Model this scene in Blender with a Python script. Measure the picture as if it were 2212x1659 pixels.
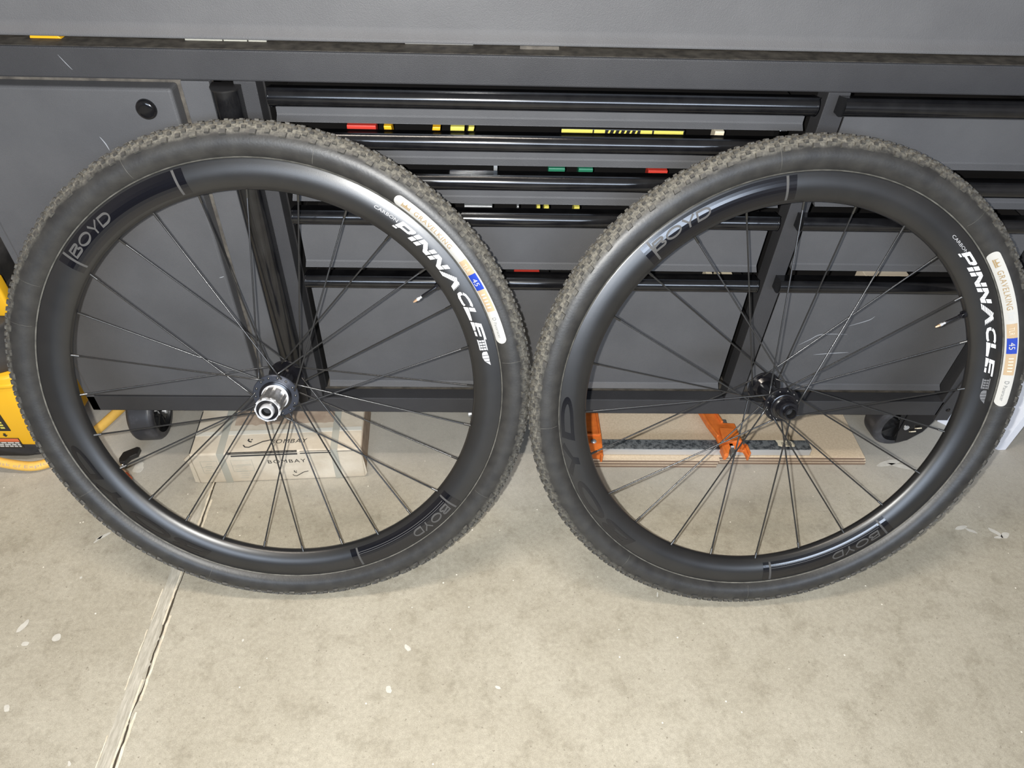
import bpy, bmesh, math, random
from mathutils import Vector, Matrix, noise
random.seed(7)
C = bpy.context.scene.collection
for o in list(bpy.data.objects):
    bpy.data.objects.remove(o)
SC = bpy.context.scene
PI = math.pi
R_ = math.radians

# ------------------------------------------------------------------ camera
W, H = 2212.0, 1659.0
F_PX = 1509.4085
PITCH, ROLL, YAW = 0.7697750, -0.0331921, -0.0379269
CAM = Vector((-0.0317466, -0.8918612, 1.0336030))
SX, SY = -21.99638, 37.74323
fw = Vector((0, math.cos(PITCH), -math.sin(PITCH)))
rt = Vector((1, 0, 0))
dn = Vector((0, -math.sin(PITCH), -math.cos(PITCH)))
Rz = Matrix.Rotation(YAW, 3, 'Z')
fw, rt, dn = Rz @ fw, Rz @ rt, Rz @ dn
rt2 = math.cos(ROLL) * rt + math.sin(ROLL) * dn
dn2 = -math.sin(ROLL) * rt + math.cos(ROLL) * dn
cd = bpy.data.cameras.new('camera')
cam = bpy.data.objects.new('camera', cd)
C.objects.link(cam)
cd.sensor_fit = 'HORIZONTAL'
cd.sensor_width = 36.0
cd.lens = F_PX / W * 36.0
cd.shift_x = -SX / W
cd.shift_y = SY / W
cd.clip_start = 0.01
Mr = Matrix((rt2, -dn2, -fw)).transposed().to_4x4()
Mr.translation = CAM
cam.matrix_world = Mr
SC.camera = cam

# ------------------------------------------------------------------ light
SC.view_settings.view_transform = 'Standard'
SC.view_settings.look = 'None'
SC.view_settings.gamma = 1.0
SC.view_settings.use_curve_mapping = False
SC.view_settings.exposure = 0.0
world = bpy.data.worlds.new('world')
SC.world = world
world.use_nodes = True
world.node_tree.nodes['Background'].inputs[0].default_value = (0.60, 0.72, 1.0, 1)
world.node_tree.nodes['Background'].inputs[1].default_value = 0.03


def area(name, loc, target, sx, sy, energy, col, spread=PI):
    l = bpy.data.lights.new(name, 'AREA')
    l.shape = 'RECTANGLE'
    l.size, l.size_y = sx, sy
    l.energy = energy
    l.color = col
    l.spread = spread
    o = bpy.data.objects.new(name, l)
    C.objects.link(o)
    o.location = loc
    d = Vector(target) - Vector(loc)
    o.rotation_euler = d.to_track_quat('-Z', 'Y').to_euler()
    return o


# the ceiling tube over the bench, the daylight of the open garage door, the phone's own flash
area('ceiling_tube', (-0.42, -0.42, 2.46), (-0.42, -0.42, 0), 1.25, 0.10, 28, (1.0, 0.89, 0.77))
area('garage_daylight', (0.45, -4.4, 1.95), (0.45, 0, 0.9), 3.4, 0.9, 150, (0.72, 0.83, 1.0))
fl = bpy.data.lights.new('phone_flash', 'POINT')
fl.energy = 60.0
fl.shadow_soft_size = 0.006
fl.color = (1.0, 0.985, 0.94)
fo = bpy.data.objects.new('phone_flash', fl)
C.objects.link(fo)
fo.location = CAM - rt2 * 0.030 - dn2 * 0.004

# ------------------------------------------------------------------ materials


def lin(r, g, b):
    f = lambda c: ((c / 255.0 + 0.055) / 1.055) ** 2.4 if c > 10 else c / 255.0 / 12.92
    return (f(r), f(g), f(b), 1)


def mat(name, col, rough=0.5, metal=0.0, var=0.0, vscale=20, col2=None, bump=0.0, bscale=200, coat=0.0, spec=0.5,
        stretch=None, detail=4.0, ramp=(0.35, 0.65)):
    m = bpy.data.materials.new(name)
    m.use_nodes = True
    nt = m.node_tree
    p = nt.nodes['Principled BSDF']
    p.inputs['Base Color'].default_value = col
    p.inputs['Roughness'].default_value = rough
    p.inputs['Metallic'].default_value = metal
    p.inputs['Coat Weight'].default_value = coat
    p.inputs['Coat Roughness'].default_value = 0.08
    p.inputs['Specular IOR Level'].default_value = spec
    tc = nt.nodes.new('ShaderNodeTexCoord')
    src = tc.outputs['Object']
    if stretch:
        mp = nt.nodes.new('ShaderNodeMapping')
        mp.inputs['Scale'].default_value = stretch
        nt.links.new(src, mp.inputs['Vector'])
        src = mp.outputs['Vector']
    if col2 is not None:
        n = nt.nodes.new('ShaderNodeTexNoise')
        n.inputs['Scale'].default_value = vscale
        n.inputs['Detail'].default_value = detail
        n.inputs['Roughness'].default_value = 0.6
        nt.links.new(src, n.inputs['Vector'])
        r = nt.nodes.new('ShaderNodeValToRGB')
        r.color_ramp.elements[0].position = ramp[0]
        r.color_ramp.elements[1].position = ramp[1]
        r.color_ramp.elements[0].color = col
        r.color_ramp.elements[1].color = col2
        nt.links.new(n.outputs['Fac'], r.inputs['Fac'])
        nt.links.new(r.outputs['Color'], p.inputs['Base Color'])
    if bump:
        n2 = nt.nodes.new('ShaderNodeTexNoise')
        n2.inputs['Scale'].default_value = bscale
        n2.inputs['Detail'].default_value = 2
        nt.links.new(src, n2.inputs['Vector'])
        b = nt.nodes.new('ShaderNodeBump')
        b.inputs['Strength'].default_value = bump
        b.inputs['Distance'].default_value = 0.002
        nt.links.new(n2.outputs['Fac'], b.inputs['Height'])
        nt.links.new(b.outputs['Normal'], p.inputs['Normal'])
    return m


M = {}
M['coat'] = mat('grey_powder_coat', (0.077, 0.077, 0.081, 1), 0.56, col2=(0.090, 0.090, 0.094, 1), vscale=9, bump=0.3, bscale=1100, spec=0.30)
M['coat_dark'] = mat('dark_powder_coat', (0.038, 0.0375, 0.040, 1), 0.55, col2=(0.046, 0.0455, 0.048, 1), vscale=9, bump=0.3, bscale=1100, spec=0.32)
M['interior'] = mat('black_interior', (0.012, 0.011, 0.011, 1), 0.6)
M['ledge'] = mat('dusty_ledge', (0.062, 0.055, 0.048, 1), 0.65, col2=(0.13, 0.115, 0.095, 1), vscale=60, spec=0.3)
M['gloss_black'] = mat('gloss_black_paint', (0.005, 0.005, 0.006, 1), 0.15, coat=0.0, spec=0.55, col2=(0.010, 0.010, 0.011, 1), vscale=40)
M['tyre'] = None
M['rim'] = mat('satin_carbon', (0.010, 0.010, 0.0105, 1), 0.33, col2=(0.015, 0.0145, 0.0145, 1), vscale=14, spec=0.7, bump=0.04, bscale=1500)
M['decal_black'] = mat('gloss_black_decal', (0.004, 0.004, 0.006, 1), 0.16, spec=0.7)
M['decal_grey'] = mat('grey_decal_print', (0.070, 0.068, 0.066, 1), 0.45, spec=0.3)
M['decal_silver'] = mat('silver_decal_print', (0.42, 0.42, 0.43, 1), 0.45)
M['decal_dim'] = mat('dim_silver_print', (0.16, 0.16, 0.165, 1), 0.45)
M['decal_white'] = mat('white_decal_print', (0.74, 0.74, 0.74, 1), 0.5)
M['label_white'] = mat('white_tyre_label', (0.50, 0.49, 0.46, 1), 0.6, spec=0.3)
M['label_tan'] = mat('tan_label_print', (0.46, 0.34, 0.215, 1), 0.6, spec=0.3)
M['label_tan_text'] = mat('tan_letter_print', (0.34, 0.24, 0.12, 1), 0.6, spec=0.3)
M['label_pale'] = mat('pale_print', (0.66, 0.57, 0.45, 1), 0.6)
M['label_blue'] = mat('blue_label_print', (0.012, 0.045, 0.36, 1), 0.45)
M['label_grey'] = mat('grey_letter_print', (0.20, 0.21, 0.21, 1), 0.6)
M['label_faint'] = mat('faint_letter_print', (0.48, 0.49, 0.50, 1), 0.6)
M['spoke'] = mat('black_steel_spoke', (0.055, 0.055, 0.056, 1), 0.25, metal=0.7, spec=0.6)
M['nipple'] = mat('dark_nipple_alloy', (0.10, 0.10, 0.10, 1), 0.33, metal=0.9)
M['hub_black'] = mat('anodised_black', (0.006, 0.006, 0.008, 1), 0.18, metal=0.0, spec=0.6)
M['hub_flange'] = mat('anodised_slate', (0.045, 0.050, 0.065, 1), 0.33, metal=0.5)
M['alloy'] = mat('bare_alloy', (0.62, 0.60, 0.57, 1), 0.33, metal=0.9, col2=(0.42, 0.40, 0.38, 1), vscale=180)
M['alloy_bright'] = mat('polished_alloy', (0.82, 0.83, 0.86, 1), 0.28, metal=0.6)
M['hole'] = mat('bore_black', (0.004, 0.004, 0.004, 1), 0.6)
M['brass'] = mat('brass', (0.75, 0.50, 0.32, 1), 0.3, metal=0.7)
M['card'] = mat('cardboard', (0.53, 0.46, 0.36, 1), 0.85, col2=(0.64, 0.575, 0.47, 1), vscale=18, bump=0.2, bscale=160, spec=0.2)
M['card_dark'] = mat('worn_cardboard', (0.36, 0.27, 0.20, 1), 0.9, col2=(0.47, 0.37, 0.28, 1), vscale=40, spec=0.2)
M['tape'] = mat('clear_tape', (0.62, 0.60, 0.53, 1), 0.35, spec=0.4)
M['strap'] = mat('grey_strap', (0.40, 0.39, 0.335, 1), 0.55, spec=0.3)
M['ink'] = mat('black_ink', (0.03, 0.03, 0.03, 1), 0.7)
M['mdf'] = mat('fibreboard', (0.60, 0.48, 0.34, 1), 0.8, col2=(0.70, 0.58, 0.43, 1), vscale=260, spec=0.2, bump=0.1, bscale=500)
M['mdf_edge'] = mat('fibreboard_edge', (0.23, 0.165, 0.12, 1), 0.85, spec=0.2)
M['orange'] = mat('orange_paint', (0.78, 0.20, 0.035, 1), 0.45, col2=(0.62, 0.15, 0.03, 1), vscale=60)
M['galv'] = mat('galvanised_steel', (0.30, 0.32, 0.33, 1), 0.42, metal=0.55, col2=(0.09, 0.10, 0.11, 1), vscale=150, ramp=(0.42, 0.6))
M['galv_edge'] = mat('bright_steel_edge', (0.62, 0.62, 0.62, 1), 0.35, metal=0.5)
M['bolt'] = mat('zinc_bolt', (0.50, 0.52, 0.54, 1), 0.4, metal=0.6)
M['iron'] = mat('grey_iron', (0.16, 0.16, 0.15, 1), 0.5, metal=0.4)
M['yellow'] = mat('yellow_plastic', (0.80, 0.43, 0.018, 1), 0.42, spec=0.4)
M['hose'] = mat('yellow_hose', (0.72, 0.42, 0.075, 1), 0.5, col2=(0.80, 0.50, 0.12, 1), vscale=30)
M['rubber'] = mat('black_rubber', (0.025, 0.024, 0.024, 1), 0.6, col2=(0.045, 0.042, 0.040, 1), vscale=35)
M['red'] = mat('red_plastic', (0.55, 0.045, 0.03, 1), 0.4)
M['redorange'] = mat('orange_red_plastic', (0.60, 0.13, 0.05, 1), 0.4)
M['green'] = mat('green_plastic', (0.02, 0.16, 0.09, 1), 0.4)
M['black_plastic'] = mat('black_plastic', (0.014, 0.013, 0.013, 1), 0.35)
M['label_black'] = mat('black_label', (0.018, 0.018, 0.016, 1), 0.5)
M['label_yellow'] = mat('yellow_print', (0.62, 0.55, 0.10, 1), 0.6)
M['white_paint'] = mat('white_melamine', (0.74, 0.75, 0.80, 1), 0.5)
M['cream'] = mat('cream_plastic', (0.70, 0.62, 0.46, 1), 0.5)
M['chrome'] = mat('chrome', (0.75, 0.75, 0.76, 1), 0.12, metal=1.0)
M['caster_rubber'] = mat('scuffed_caster_rubber', (0.035, 0.035, 0.040, 1), 0.42, col2=(0.10, 0.10, 0.11, 1), vscale=28, ramp=(0.5, 0.78), spec=0.6)
M['caster_hub'] = mat('caster_hub_plastic', (0.010, 0.010, 0.011, 1), 0.4, col2=(0.05, 0.05, 0.05, 1), vscale=40, ramp=(0.55, 0.9))
M['wall'] = mat('wall_paint', (0.30, 0.26, 0.22, 1), 0.85)
M['wall_dark'] = mat('dark_board_wall', (0.13, 0.105, 0.08, 1), 0.85, col2=(0.17, 0.14, 0.11, 1), vscale=6)
M['ceiling'] = mat('ceiling_paint', (0.25, 0.24, 0.22, 1), 0.9)


def tyre_material():
    m = bpy.data.materials.new('dusty_tyre_rubber')
    m.use_nodes = True
    nt = m.node_tree
    p = nt.nodes['Principled BSDF']
    tc = nt.nodes.new('ShaderNodeTexCoord')
    sep = nt.nodes.new('ShaderNodeSeparateXYZ')
    nt.links.new(tc.outputs['Object'], sep.inputs[0])
    comb = nt.nodes.new('ShaderNodeCombineXYZ')
    nt.links.new(sep.outputs[0], comb.inputs[0])
    nt.links.new(sep.outputs[1], comb.inputs[1])
    ln = nt.nodes.new('ShaderNodeVectorMath')
    ln.operation = 'LENGTH'
    nt.links.new(comb.outputs[0], ln.inputs[0])
    nz = nt.nodes.new('ShaderNodeTexNoise')
    nz.inputs['Scale'].default_value = 55
    nz.inputs['Detail'].default_value = 5
    nt.links.new(tc.outputs['Object'], nz.inputs['Vector'])
    # dust lies on the tread zone (real radius from the axle), broken up by noise
    ad = nt.nodes.new('ShaderNodeMath')
    ad.operation = 'MULTIPLY_ADD'
    nt.links.new(nz.outputs['Fac'], ad.inputs[0])
    ad.inputs[1].default_value = 0.010
    nt.links.new(ln.outputs['Value'], ad.inputs[2])
    mr = nt.nodes.new('ShaderNodeMapRange')
    mr.inputs['From Min'].default_value = 0.3500
    mr.inputs['From Max'].default_value = 0.3575
    nt.links.new(ad.outputs[0], mr.inputs['Value'])
    nz2 = nt.nodes.new('ShaderNodeTexNoise')
    nz2.inputs['Scale'].default_value = 300
    nz2.inputs['Detail'].default_value = 3
    nt.links.new(tc.outputs['Object'], nz2.inputs['Vector'])
    r2 = nt.nodes.new('ShaderNodeValToRGB')
    r2.color_ramp.elements[0].color = (0.070, 0.066, 0.057, 1)
    r2.color_ramp.elements[1].color = (0.175, 0.165, 0.138, 1)
    r2.color_ramp.elements[0].position = 0.35
    r2.color_ramp.elements[1].position = 0.65
    nt.links.new(nz2.outputs['Fac'], r2.inputs['Fac'])
    side = nt.nodes.new('ShaderNodeValToRGB')
    side.color_ramp.elements[0].color = (0.019, 0.0185, 0.0185, 1)
    side.color_ramp.elements[1].color = (0.034, 0.033, 0.031, 1)
    side.color_ramp.elements[0].position = 0.3
    side.color_ramp.elements[1].position = 0.7
    nt.links.new(nz.outputs['Fac'], side.inputs['Fac'])
    mx = nt.nodes.new('ShaderNodeMix')
    mx.data_type = 'RGBA'
    nt.links.new(mr.outputs['Result'], mx.inputs['Factor'])
    nt.links.new(side.outputs['Color'], mx.inputs['A'])
    nt.links.new(r2.outputs['Color'], mx.inputs['B'])
    nt.links.new(mx.outputs['Result'], p.inputs['Base Color'])
    rr = nt.nodes.new('ShaderNodeMapRange')
    rr.inputs['To Min'].default_value = 0.42
    rr.inputs['To Max'].default_value = 0.85
    nt.links.new(mr.outputs['Result'], rr.inputs['Value'])
    nt.links.new(rr.outputs['Result'], p.inputs['Roughness'])
    b = nt.nodes.new('ShaderNodeBump')
    b.inputs['Strength'].default_value = 0.15
    b.inputs['Distance'].default_value = 0.001
    nt.links.new(nz2.outputs['Fac'], b.inputs['Height'])
    nt.links.new(b.outputs['Normal'], p.inputs['Normal'])
    return m


M['tyre'] = tyre_material()
M['knob'] = mat('dusty_tread_rubber', (0.042, 0.040, 0.037, 1), 0.7, col2=(0.115, 0.108, 0.090, 1), vscale=160, ramp=(0.42, 0.75))
M['seam'] = mat('pale_mould_line', (0.13, 0.125, 0.11, 1), 0.7, col2=(0.06, 0.058, 0.05, 1), vscale=70)


def floor_material():
    m = bpy.data.materials.new('stained_concrete')
    m.use_nodes = True
    nt = m.node_tree
    L = nt.links
    p = nt.nodes['Principled BSDF']
    p.inputs['Roughness'].default_value = 0.62
    p.inputs['Specular IOR Level'].default_value = 0.35
    tc = nt.nodes.new('ShaderNodeTexCoord')
    co = tc.outputs['Object']

    def nz(scale, detail=5, rough=0.6, vec=co):
        n = nt.nodes.new('ShaderNodeTexNoise')
        n.inputs['Scale'].default_value = scale
        n.inputs['Detail'].default_value = detail
        n.inputs['Roughness'].default_value = rough
        L.new(vec, n.inputs['Vector'])
        return n.outputs['Fac']

    def ramp(src, a, b, ca, cb):
        r = nt.nodes.new('ShaderNodeValToRGB')
        r.color_ramp.elements[0].position = a
        r.color_ramp.elements[1].position = b
        r.color_ramp.elements[0].color = ca
        r.color_ramp.elements[1].color = cb
        L.new(src, r.inputs['Fac'])
        return r.outputs['Color']

    def mix(f, a, b, kind='MIX'):
        x = nt.nodes.new('ShaderNodeMix')
        x.data_type = 'RGBA'
        x.blend_type = kind
        if isinstance(f, float):
            x.inputs['Factor'].default_value = f
        else:
            L.new(f, x.inputs['Factor'])
        for s, k in ((a, 'A'), (b, 'B')):
            if isinstance(s, tuple):
                x.inputs[k].default_value = s
            else:
                L.new(s, x.inputs[k])
        return x.outputs['Result']
    base = ramp(nz(5, 6, 0.65), 0.3, 0.72, (0.375, 0.342, 0.272, 1), (0.475, 0.442, 0.366, 1))
    blot = ramp(nz(24, 6, 0.72), 0.50, 0.76, (1, 1, 1, 1), (0.62, 0.60, 0.56, 1))
    c = mix(0.75, base, blot, 'MULTIPLY')
    spots = ramp(nz(75, 3, 0.55), 0.69, 0.78, (0, 0, 0, 1), (0.8, 0.8, 0.8, 1))
    c = mix(spots, c, (0.235, 0.205, 0.16, 1))
    grain = ramp(nz(900, 2, 0.5), 0.3, 0.7, (0.80, 0.80, 0.80, 1), (1.12, 1.12, 1.12, 1))
    c = mix(1.0, c, grain, 'MULTIPLY')
    fine = ramp(nz(140, 6, 0.75), 0.36, 0.66, (0.84, 0.835, 0.82, 1), (1.06, 1.06, 1.05, 1))
    c = mix(1.0, c, fine, 'MULTIPLY')
    pits = ramp(nz(190, 2, 0.4), 0.70, 0.76, (0, 0, 0, 1), (0.75, 0.75, 0.75, 1))
    c = mix(pits, c, (0.20, 0.175, 0.135, 1))
    # pale chips of grit and paint
    v = nt.nodes.new('ShaderNodeTexVoronoi')
    v.inputs['Scale'].default_value = 42
    L.new(co, v.inputs['Vector'])
    ls = nt.nodes.new('ShaderNodeMath')
    ls.operation = 'LESS_THAN'
    L.new(v.outputs['Distance'], ls.inputs[0])
    ls.inputs[1].default_value = 0.055
    sepc = nt.nodes.new('ShaderNodeSeparateColor')
    L.new(v.outputs['Color'], sepc.inputs[0])
    gt = nt.nodes.new('ShaderNodeMath')
    gt.operation = 'GREATER_THAN'
    L.new(sepc.outputs[0], gt.inputs[0])
    gt.inputs[1].default_value = 0.55
    an = nt.nodes.new('ShaderNodeMath')
    an.operation = 'MULTIPLY'
    L.new(ls.outputs[0], an.inputs[0])
    L.new(gt.outputs[0], an.inputs[1])
    c = mix(an.outputs[0], c, (0.80, 0.76, 0.66, 1))
    # greyer, less mottled slab colour towards and under the bench
    sp = nt.nodes.new('ShaderNodeSeparateXYZ')
    L.new(co, sp.inputs[0])
    ng = nz(7, 4, 0.6)
    ya = nt.nodes.new('ShaderNodeMath')
    ya.operation = 'MULTIPLY_ADD'
    L.new(ng, ya.inputs[0])
    ya.inputs[1].default_value = 0.16
    L.new(sp.outputs[1], ya.inputs[2])
    mr = nt.nodes.new('ShaderNodeMapRange')
    mr.inputs['From Min'].default_value = -0.06
    mr.inputs['From Max'].default_value = 0.10
    mr.inputs['To Max'].default_value = 0.6
    L.new(ya.outputs[0], mr.inputs['Value'])
    c = mix(mr.outputs['Result'], c, mix(1.0, (0.46, 0.44, 0.405, 1), grain, 'MULTIPLY'))
    L.new(c, p.inputs['Base Color'])
    b = nt.nodes.new('ShaderNodeBump')
    b.inputs['Strength'].default_value = 0.12
    b.inputs['Distance'].default_value = 0.003
    L.new(nz(220, 4), b.inputs['Height'])
    L.new(b.outputs['Normal'], p.inputs['Normal'])
    return m


M['floor'] = floor_material()
M['joint'] = mat('ground_joint_concrete', (0.36, 0.335, 0.275, 1), 0.8, col2=(0.53, 0.495, 0.42, 1), vscale=34, stretch=(8, 1.0, 1), detail=12, ramp=(0.40, 0.66), bump=0.3, bscale=120)
M['joint_edge'] = mat('chipped_joint_edge', (0.55, 0.48, 0.36, 1), 0.85, col2=(0.72, 0.66, 0.54, 1), vscale=60)
M['crack'] = mat('crack_dirt', (0.10, 0.08, 0.055, 1), 0.95)

# ------------------------------------------------------------------ helpers


class MB:
    def __init__(self):
        self.v, self.f = [], []

    def add(self, vs, fs):
        b = len(self.v)
        self.v += [tuple(v) for v in vs]
        self.f += [tuple(i + b for i in f) for f in fs]
        return self

    def box(self, x0, x1, y0, y1, z0, z1):
        vs = [(x, y, z) for x in (x0, x1) for y in (y0, y1) for z in (z0, z1)]
        return self.add(vs, [(0, 1, 3, 2), (4, 6, 7, 5), (0, 4, 5, 1), (2, 3, 7, 6), (0, 2, 6, 4), (1, 5, 7, 3)])

    def prism(self, pts, fn, t0, t1):
        """closed outline pts (2D) swept between t0 and t1; fn(a, b, t) -> point"""
        n = len(pts)
        vs = [fn(a, b, t0) for a, b in pts] + [fn(a, b, t1) for a, b in pts]
        fs = [tuple(range(n - 1, -1, -1)), tuple(range(n, 2 * n))]
        fs += [(i, (i + 1) % n, n + (i + 1) % n, n + i) for i in range(n)]
        return self.add(vs, fs)

    def lathe(self, prof, seg=48, closed=False, fn=None):
        """profile [(r, z)] turned about z"""
        n = len(prof)
        vs = []
        for k in range(seg):
            a = 2 * PI * k / seg
            for r, z in prof:
                vs.append((r * math.cos(a), r * math.sin(a), z))
        fs = []
        m = n if closed else n - 1
        for k in range(seg):
            k2 = (k + 1) % seg
            for i in range(m):
                j = (i + 1) % n
                fs.append((k * n + i, k2 * n + i, k2 * n + j, k * n + j))
        return self.add(vs, fs)

    def tube(self, pts, r, seg=10, caps=True):
        pts = [Vector(p) for p in pts]
        n = len(pts)
        vs, fs = [], []
        up = None
        for i, p in enumerate(pts):
            d = (pts[min(i + 1, n - 1)] - pts[max(i - 1, 0)]).normalized()
            if up is None:
                up = d.orthogonal().normalized()
            up = (up - d * up.dot(d)).normalized()
            w = d.cross(up)
            rr = r[i] if isinstance(r, (list, tuple)) else r
            for k in range(seg):
                a = 2 * PI * k / seg
                vs.append(p + (up * math.cos(a) + w * math.sin(a)) * rr)
        for i in range(n - 1):
            for k in range(seg):
                k2 = (k + 1) % seg
                fs.append((i * seg + k, i * seg + k2, (i + 1) * seg + k2, (i + 1) * seg + k))
        if caps:
            fs.append(tuple(range(seg - 1, -1, -1)))
            fs.append(tuple((n - 1) * seg + k for k in range(seg)))
        return self.add(vs, fs)

    def mesh(self, name, m, smooth=False, bevel=0.0, bseg=2, angle=40):
        me = bpy.data.meshes.new(name)
        me.from_pydata(self.v, [], self.f)
        bm = bmesh.new()
        bm.from_mesh(me)
        bmesh.ops.recalc_face_normals(bm, faces=bm.faces)
        if bevel > 0:
            es = [e for e in bm.edges if len(e.link_faces) == 2 and e.calc_face_angle(0) > R_(25)]
            bmesh.ops.bevel(bm, geom=es, offset=bevel, segments=bseg, affect='EDGES', profile=0.5, clamp_overlap=True)
        if smooth:
            for f in bm.faces:
                f.smooth = True
            for e in bm.edges:
                if len(e.link_faces) == 2 and e.calc_face_angle(0) > R_(angle):
                    e.smooth = False
        bm.to_mesh(me)
        bm.free()
        for x in (m if isinstance(m, (list, tuple)) else [m]):
            me.materials.append(x)
        return me

    def build(self, name, m, parent=None, smooth=False, bevel=0.0, bseg=2, angle=40, loc=None):
        return link(name, self.mesh(name, m, smooth, bevel, bseg, angle), parent, loc)


def link(name, me, parent=None, loc=None):
    o = bpy.data.objects.new(name, me)
    C.objects.link(o)
    if parent is not None:
        o.parent = parent
    if loc is not None:
        o.location = loc
    return o


def tag(o, label=None, cat=None, group=None, kind=None):
    if label:
        o['label'] = label
    if cat:
        o['category'] = cat
    if group:
        o['group'] = group
    if kind:
        o['kind'] = kind
    return o


def thing(name, label, cat, loc=(0, 0, 0), rotz=0, group=None):
    o = bpy.data.objects.new(name, None)
    o.empty_display_size = 0.05
    C.objects.link(o)
    o.location = loc
    o.rotation_euler = (0, 0, rotz)
    return tag(o, label, cat, group)


def part(name, mb, m, parent, label=None, **k):
    o = mb.build(name, m, parent, **k)
    if label:
        o['label'] = label
    return o


def bx(*a):
    return MB().box(*a)


def interp(tab, x):
    for (x0, y0), (x1, y1) in zip(tab, tab[1:]):
        if (x0 - x) * (x1 - x) <= 0 and x0 != x1:
            return y0 + (y1 - y0) * (x - x0) / (x1 - x0)
    return tab[0][1] if abs(x - tab[0][0]) < abs(x - tab[-1][0]) else tab[-1][1]


def smooth_profile(pts, n=4):
    out = []
    P = [pts[0]] + list(pts) + [pts[-1]]
    for i in range(1, len(P) - 2):
        for k in range(n):
            t = k / n
            q = []
            for d in range(2):
                p0, p1, p2, p3 = P[i - 1][d], P[i][d], P[i + 1][d], P[i + 2][d]
                q.append(0.5 * (2 * p1 + (p2 - p0) * t + (2 * p0 - 5 * p1 + 4 * p2 - p3) * t * t + (3 * p1 - p0 - 3 * p2 + p3) * t ** 3))
            out.append(tuple(q))
    out.append(pts[-1])
    return out


_tcache = {}


def text2d(body, space=1.0, shear=0.0):
    """triangulated outline of a word in the built-in font, height about 1 (cap height)"""
    key = (body, space, shear)
    if key in _tcache:
        return _tcache[key]
    cu = bpy.data.curves.new('lettering_source', 'FONT')
    cu.body = body
    cu.size = 1.37
    cu.space_character = space
    cu.shear = shear
    cu.resolution_u = 3
    o = bpy.data.objects.new('lettering_source', cu)
    C.objects.link(o)
    dg = bpy.context.evaluated_depsgraph_get()
    me = bpy.data.meshes.new_from_object(o.evaluated_get(dg))
    bm = bmesh.new()
    bm.from_mesh(me)
    bmesh.ops.triangulate(bm, faces=bm.faces)
    for _ in range(2):
        es = [e for e in bm.edges if e.calc_length() > 0.22]
        bmesh.ops.subdivide_edges(bm, edges=es, cuts=1)
        bmesh.ops.triangulate(bm, faces=bm.faces)
    bm.verts.index_update()
    vs = [(v.co.x, v.co.y) for v in bm.verts]
    fs = [tuple(v.index for v in f.verts) for f in bm.faces]
    bm.free()
    bpy.data.meshes.remove(me)
    bpy.data.objects.remove(o)
    bpy.data.curves.remove(cu)
    x0 = min(v[0] for v in vs)
    vs = [(x - x0, y) for x, y in vs]
    w = max(v[0] for v in vs)
    _tcache[key] = (vs, fs, w)
    return _tcache[key]


def polys2d(polys, cuts=0.2):
    bm = bmesh.new()
    for p in polys:
        bm.faces.new([bm.verts.new((x, y, 0)) for x, y in p])
    bmesh.ops.triangulate(bm, faces=bm.faces)
    for _ in range(3):
        es = [e for e in bm.edges if e.calc_length() > cuts]
        if es:
            bmesh.ops.subdivide_edges(bm, edges=es, cuts=1)
            bmesh.ops.triangulate(bm, faces=bm.faces)
    bm.verts.index_update()
    vs = [(v.co.x, v.co.y) for v in bm.verts]
    fs = [tuple(v.index for v in f.verts) for f in bm.faces]
    bm.free()
    return vs, fs


def ribbon(pts, w, closed=False):
    """list of quads along a 2-D polyline with constant stroke width"""
    n = len(pts)
    L, Rr = [], []
    for i in range(n):
        if closed:
            a, b = Vector(pts[i - 1]), Vector(pts[(i + 1) % n])
        else:
            a, b = Vector(pts[max(i - 1, 0)]), Vector(pts[min(i + 1, n - 1)])
        d = (b - a).normalized()
        nn = Vector((-d.y, d.x)) * w / 2
        L.append(tuple(Vector(pts[i]) + nn))
        Rr.append(tuple(Vector(pts[i]) - nn))
    out = []
    for i in range(n if closed else n - 1):
        j = (i + 1) % n
        out.append([L[i], L[j], Rr[j], Rr[i]])
    return out


# ------------------------------------------------------------------ room shell
def struct(name, mb, m, **k):
    return tag(mb.build(name, m, None, **k), kind='structure')


JX = -0.5375
ys = [-4.6 + 0.4 * i for i in range(9)] + [-1.05 + 0.008 * i for i in range(206)] + [0.62]
ys = sorted(set(round(y, 4) for y in ys if y <= 0.62))
cl, cr = [], []
for y in ys:
    c0 = JX + 0.006 + 0.0035 * noise.noise(Vector((3, y * 22, 0))) + 0.0015 * noise.noise(Vector((9, y * 90, 0)))
    wdt = 0.0008 + 0.0016 * max(0, noise.noise(Vector((1, y * 14, 5))) + 0.35)
    cl.append(c0 - wdt)
    cr.append(c0 + wdt)
fl_l, fl_r, fl_c, jt = MB(), MB(), MB(), MB()
n = len(ys)


def grid2(mb, ca, cb, z=0.0):
    vs = [(a, y, z) for a, y in zip(ca, ys)] + [(b, y, z) for b, y in zip(cb, ys)]
    mb.add(vs, [(i, n + i, n + i + 1, i + 1) for i in range(n - 1)])


fm = MB()
grid2(fm, [-2.4] * n, cl)
grid2(fm, cr, [2.6] * n)
floor = struct('floor', fm, M['floor'])
gm = MB()
vs = []
for a, b, y in zip(cl, cr, ys):
    vs += [(a, y, 0), ((a + b) / 2, y, -0.004), (b, y, 0)]
fs = []
for i in range(n - 1):
    fs += [(3 * i, 3 * i + 1, 3 * i + 4, 3 * i + 3), (3 * i + 1, 3 * i + 2, 3 * i + 5, 3 * i + 4)]
gm.add(vs, fs)
gm.build('joint_crack', M['crack'], floor)


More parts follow.
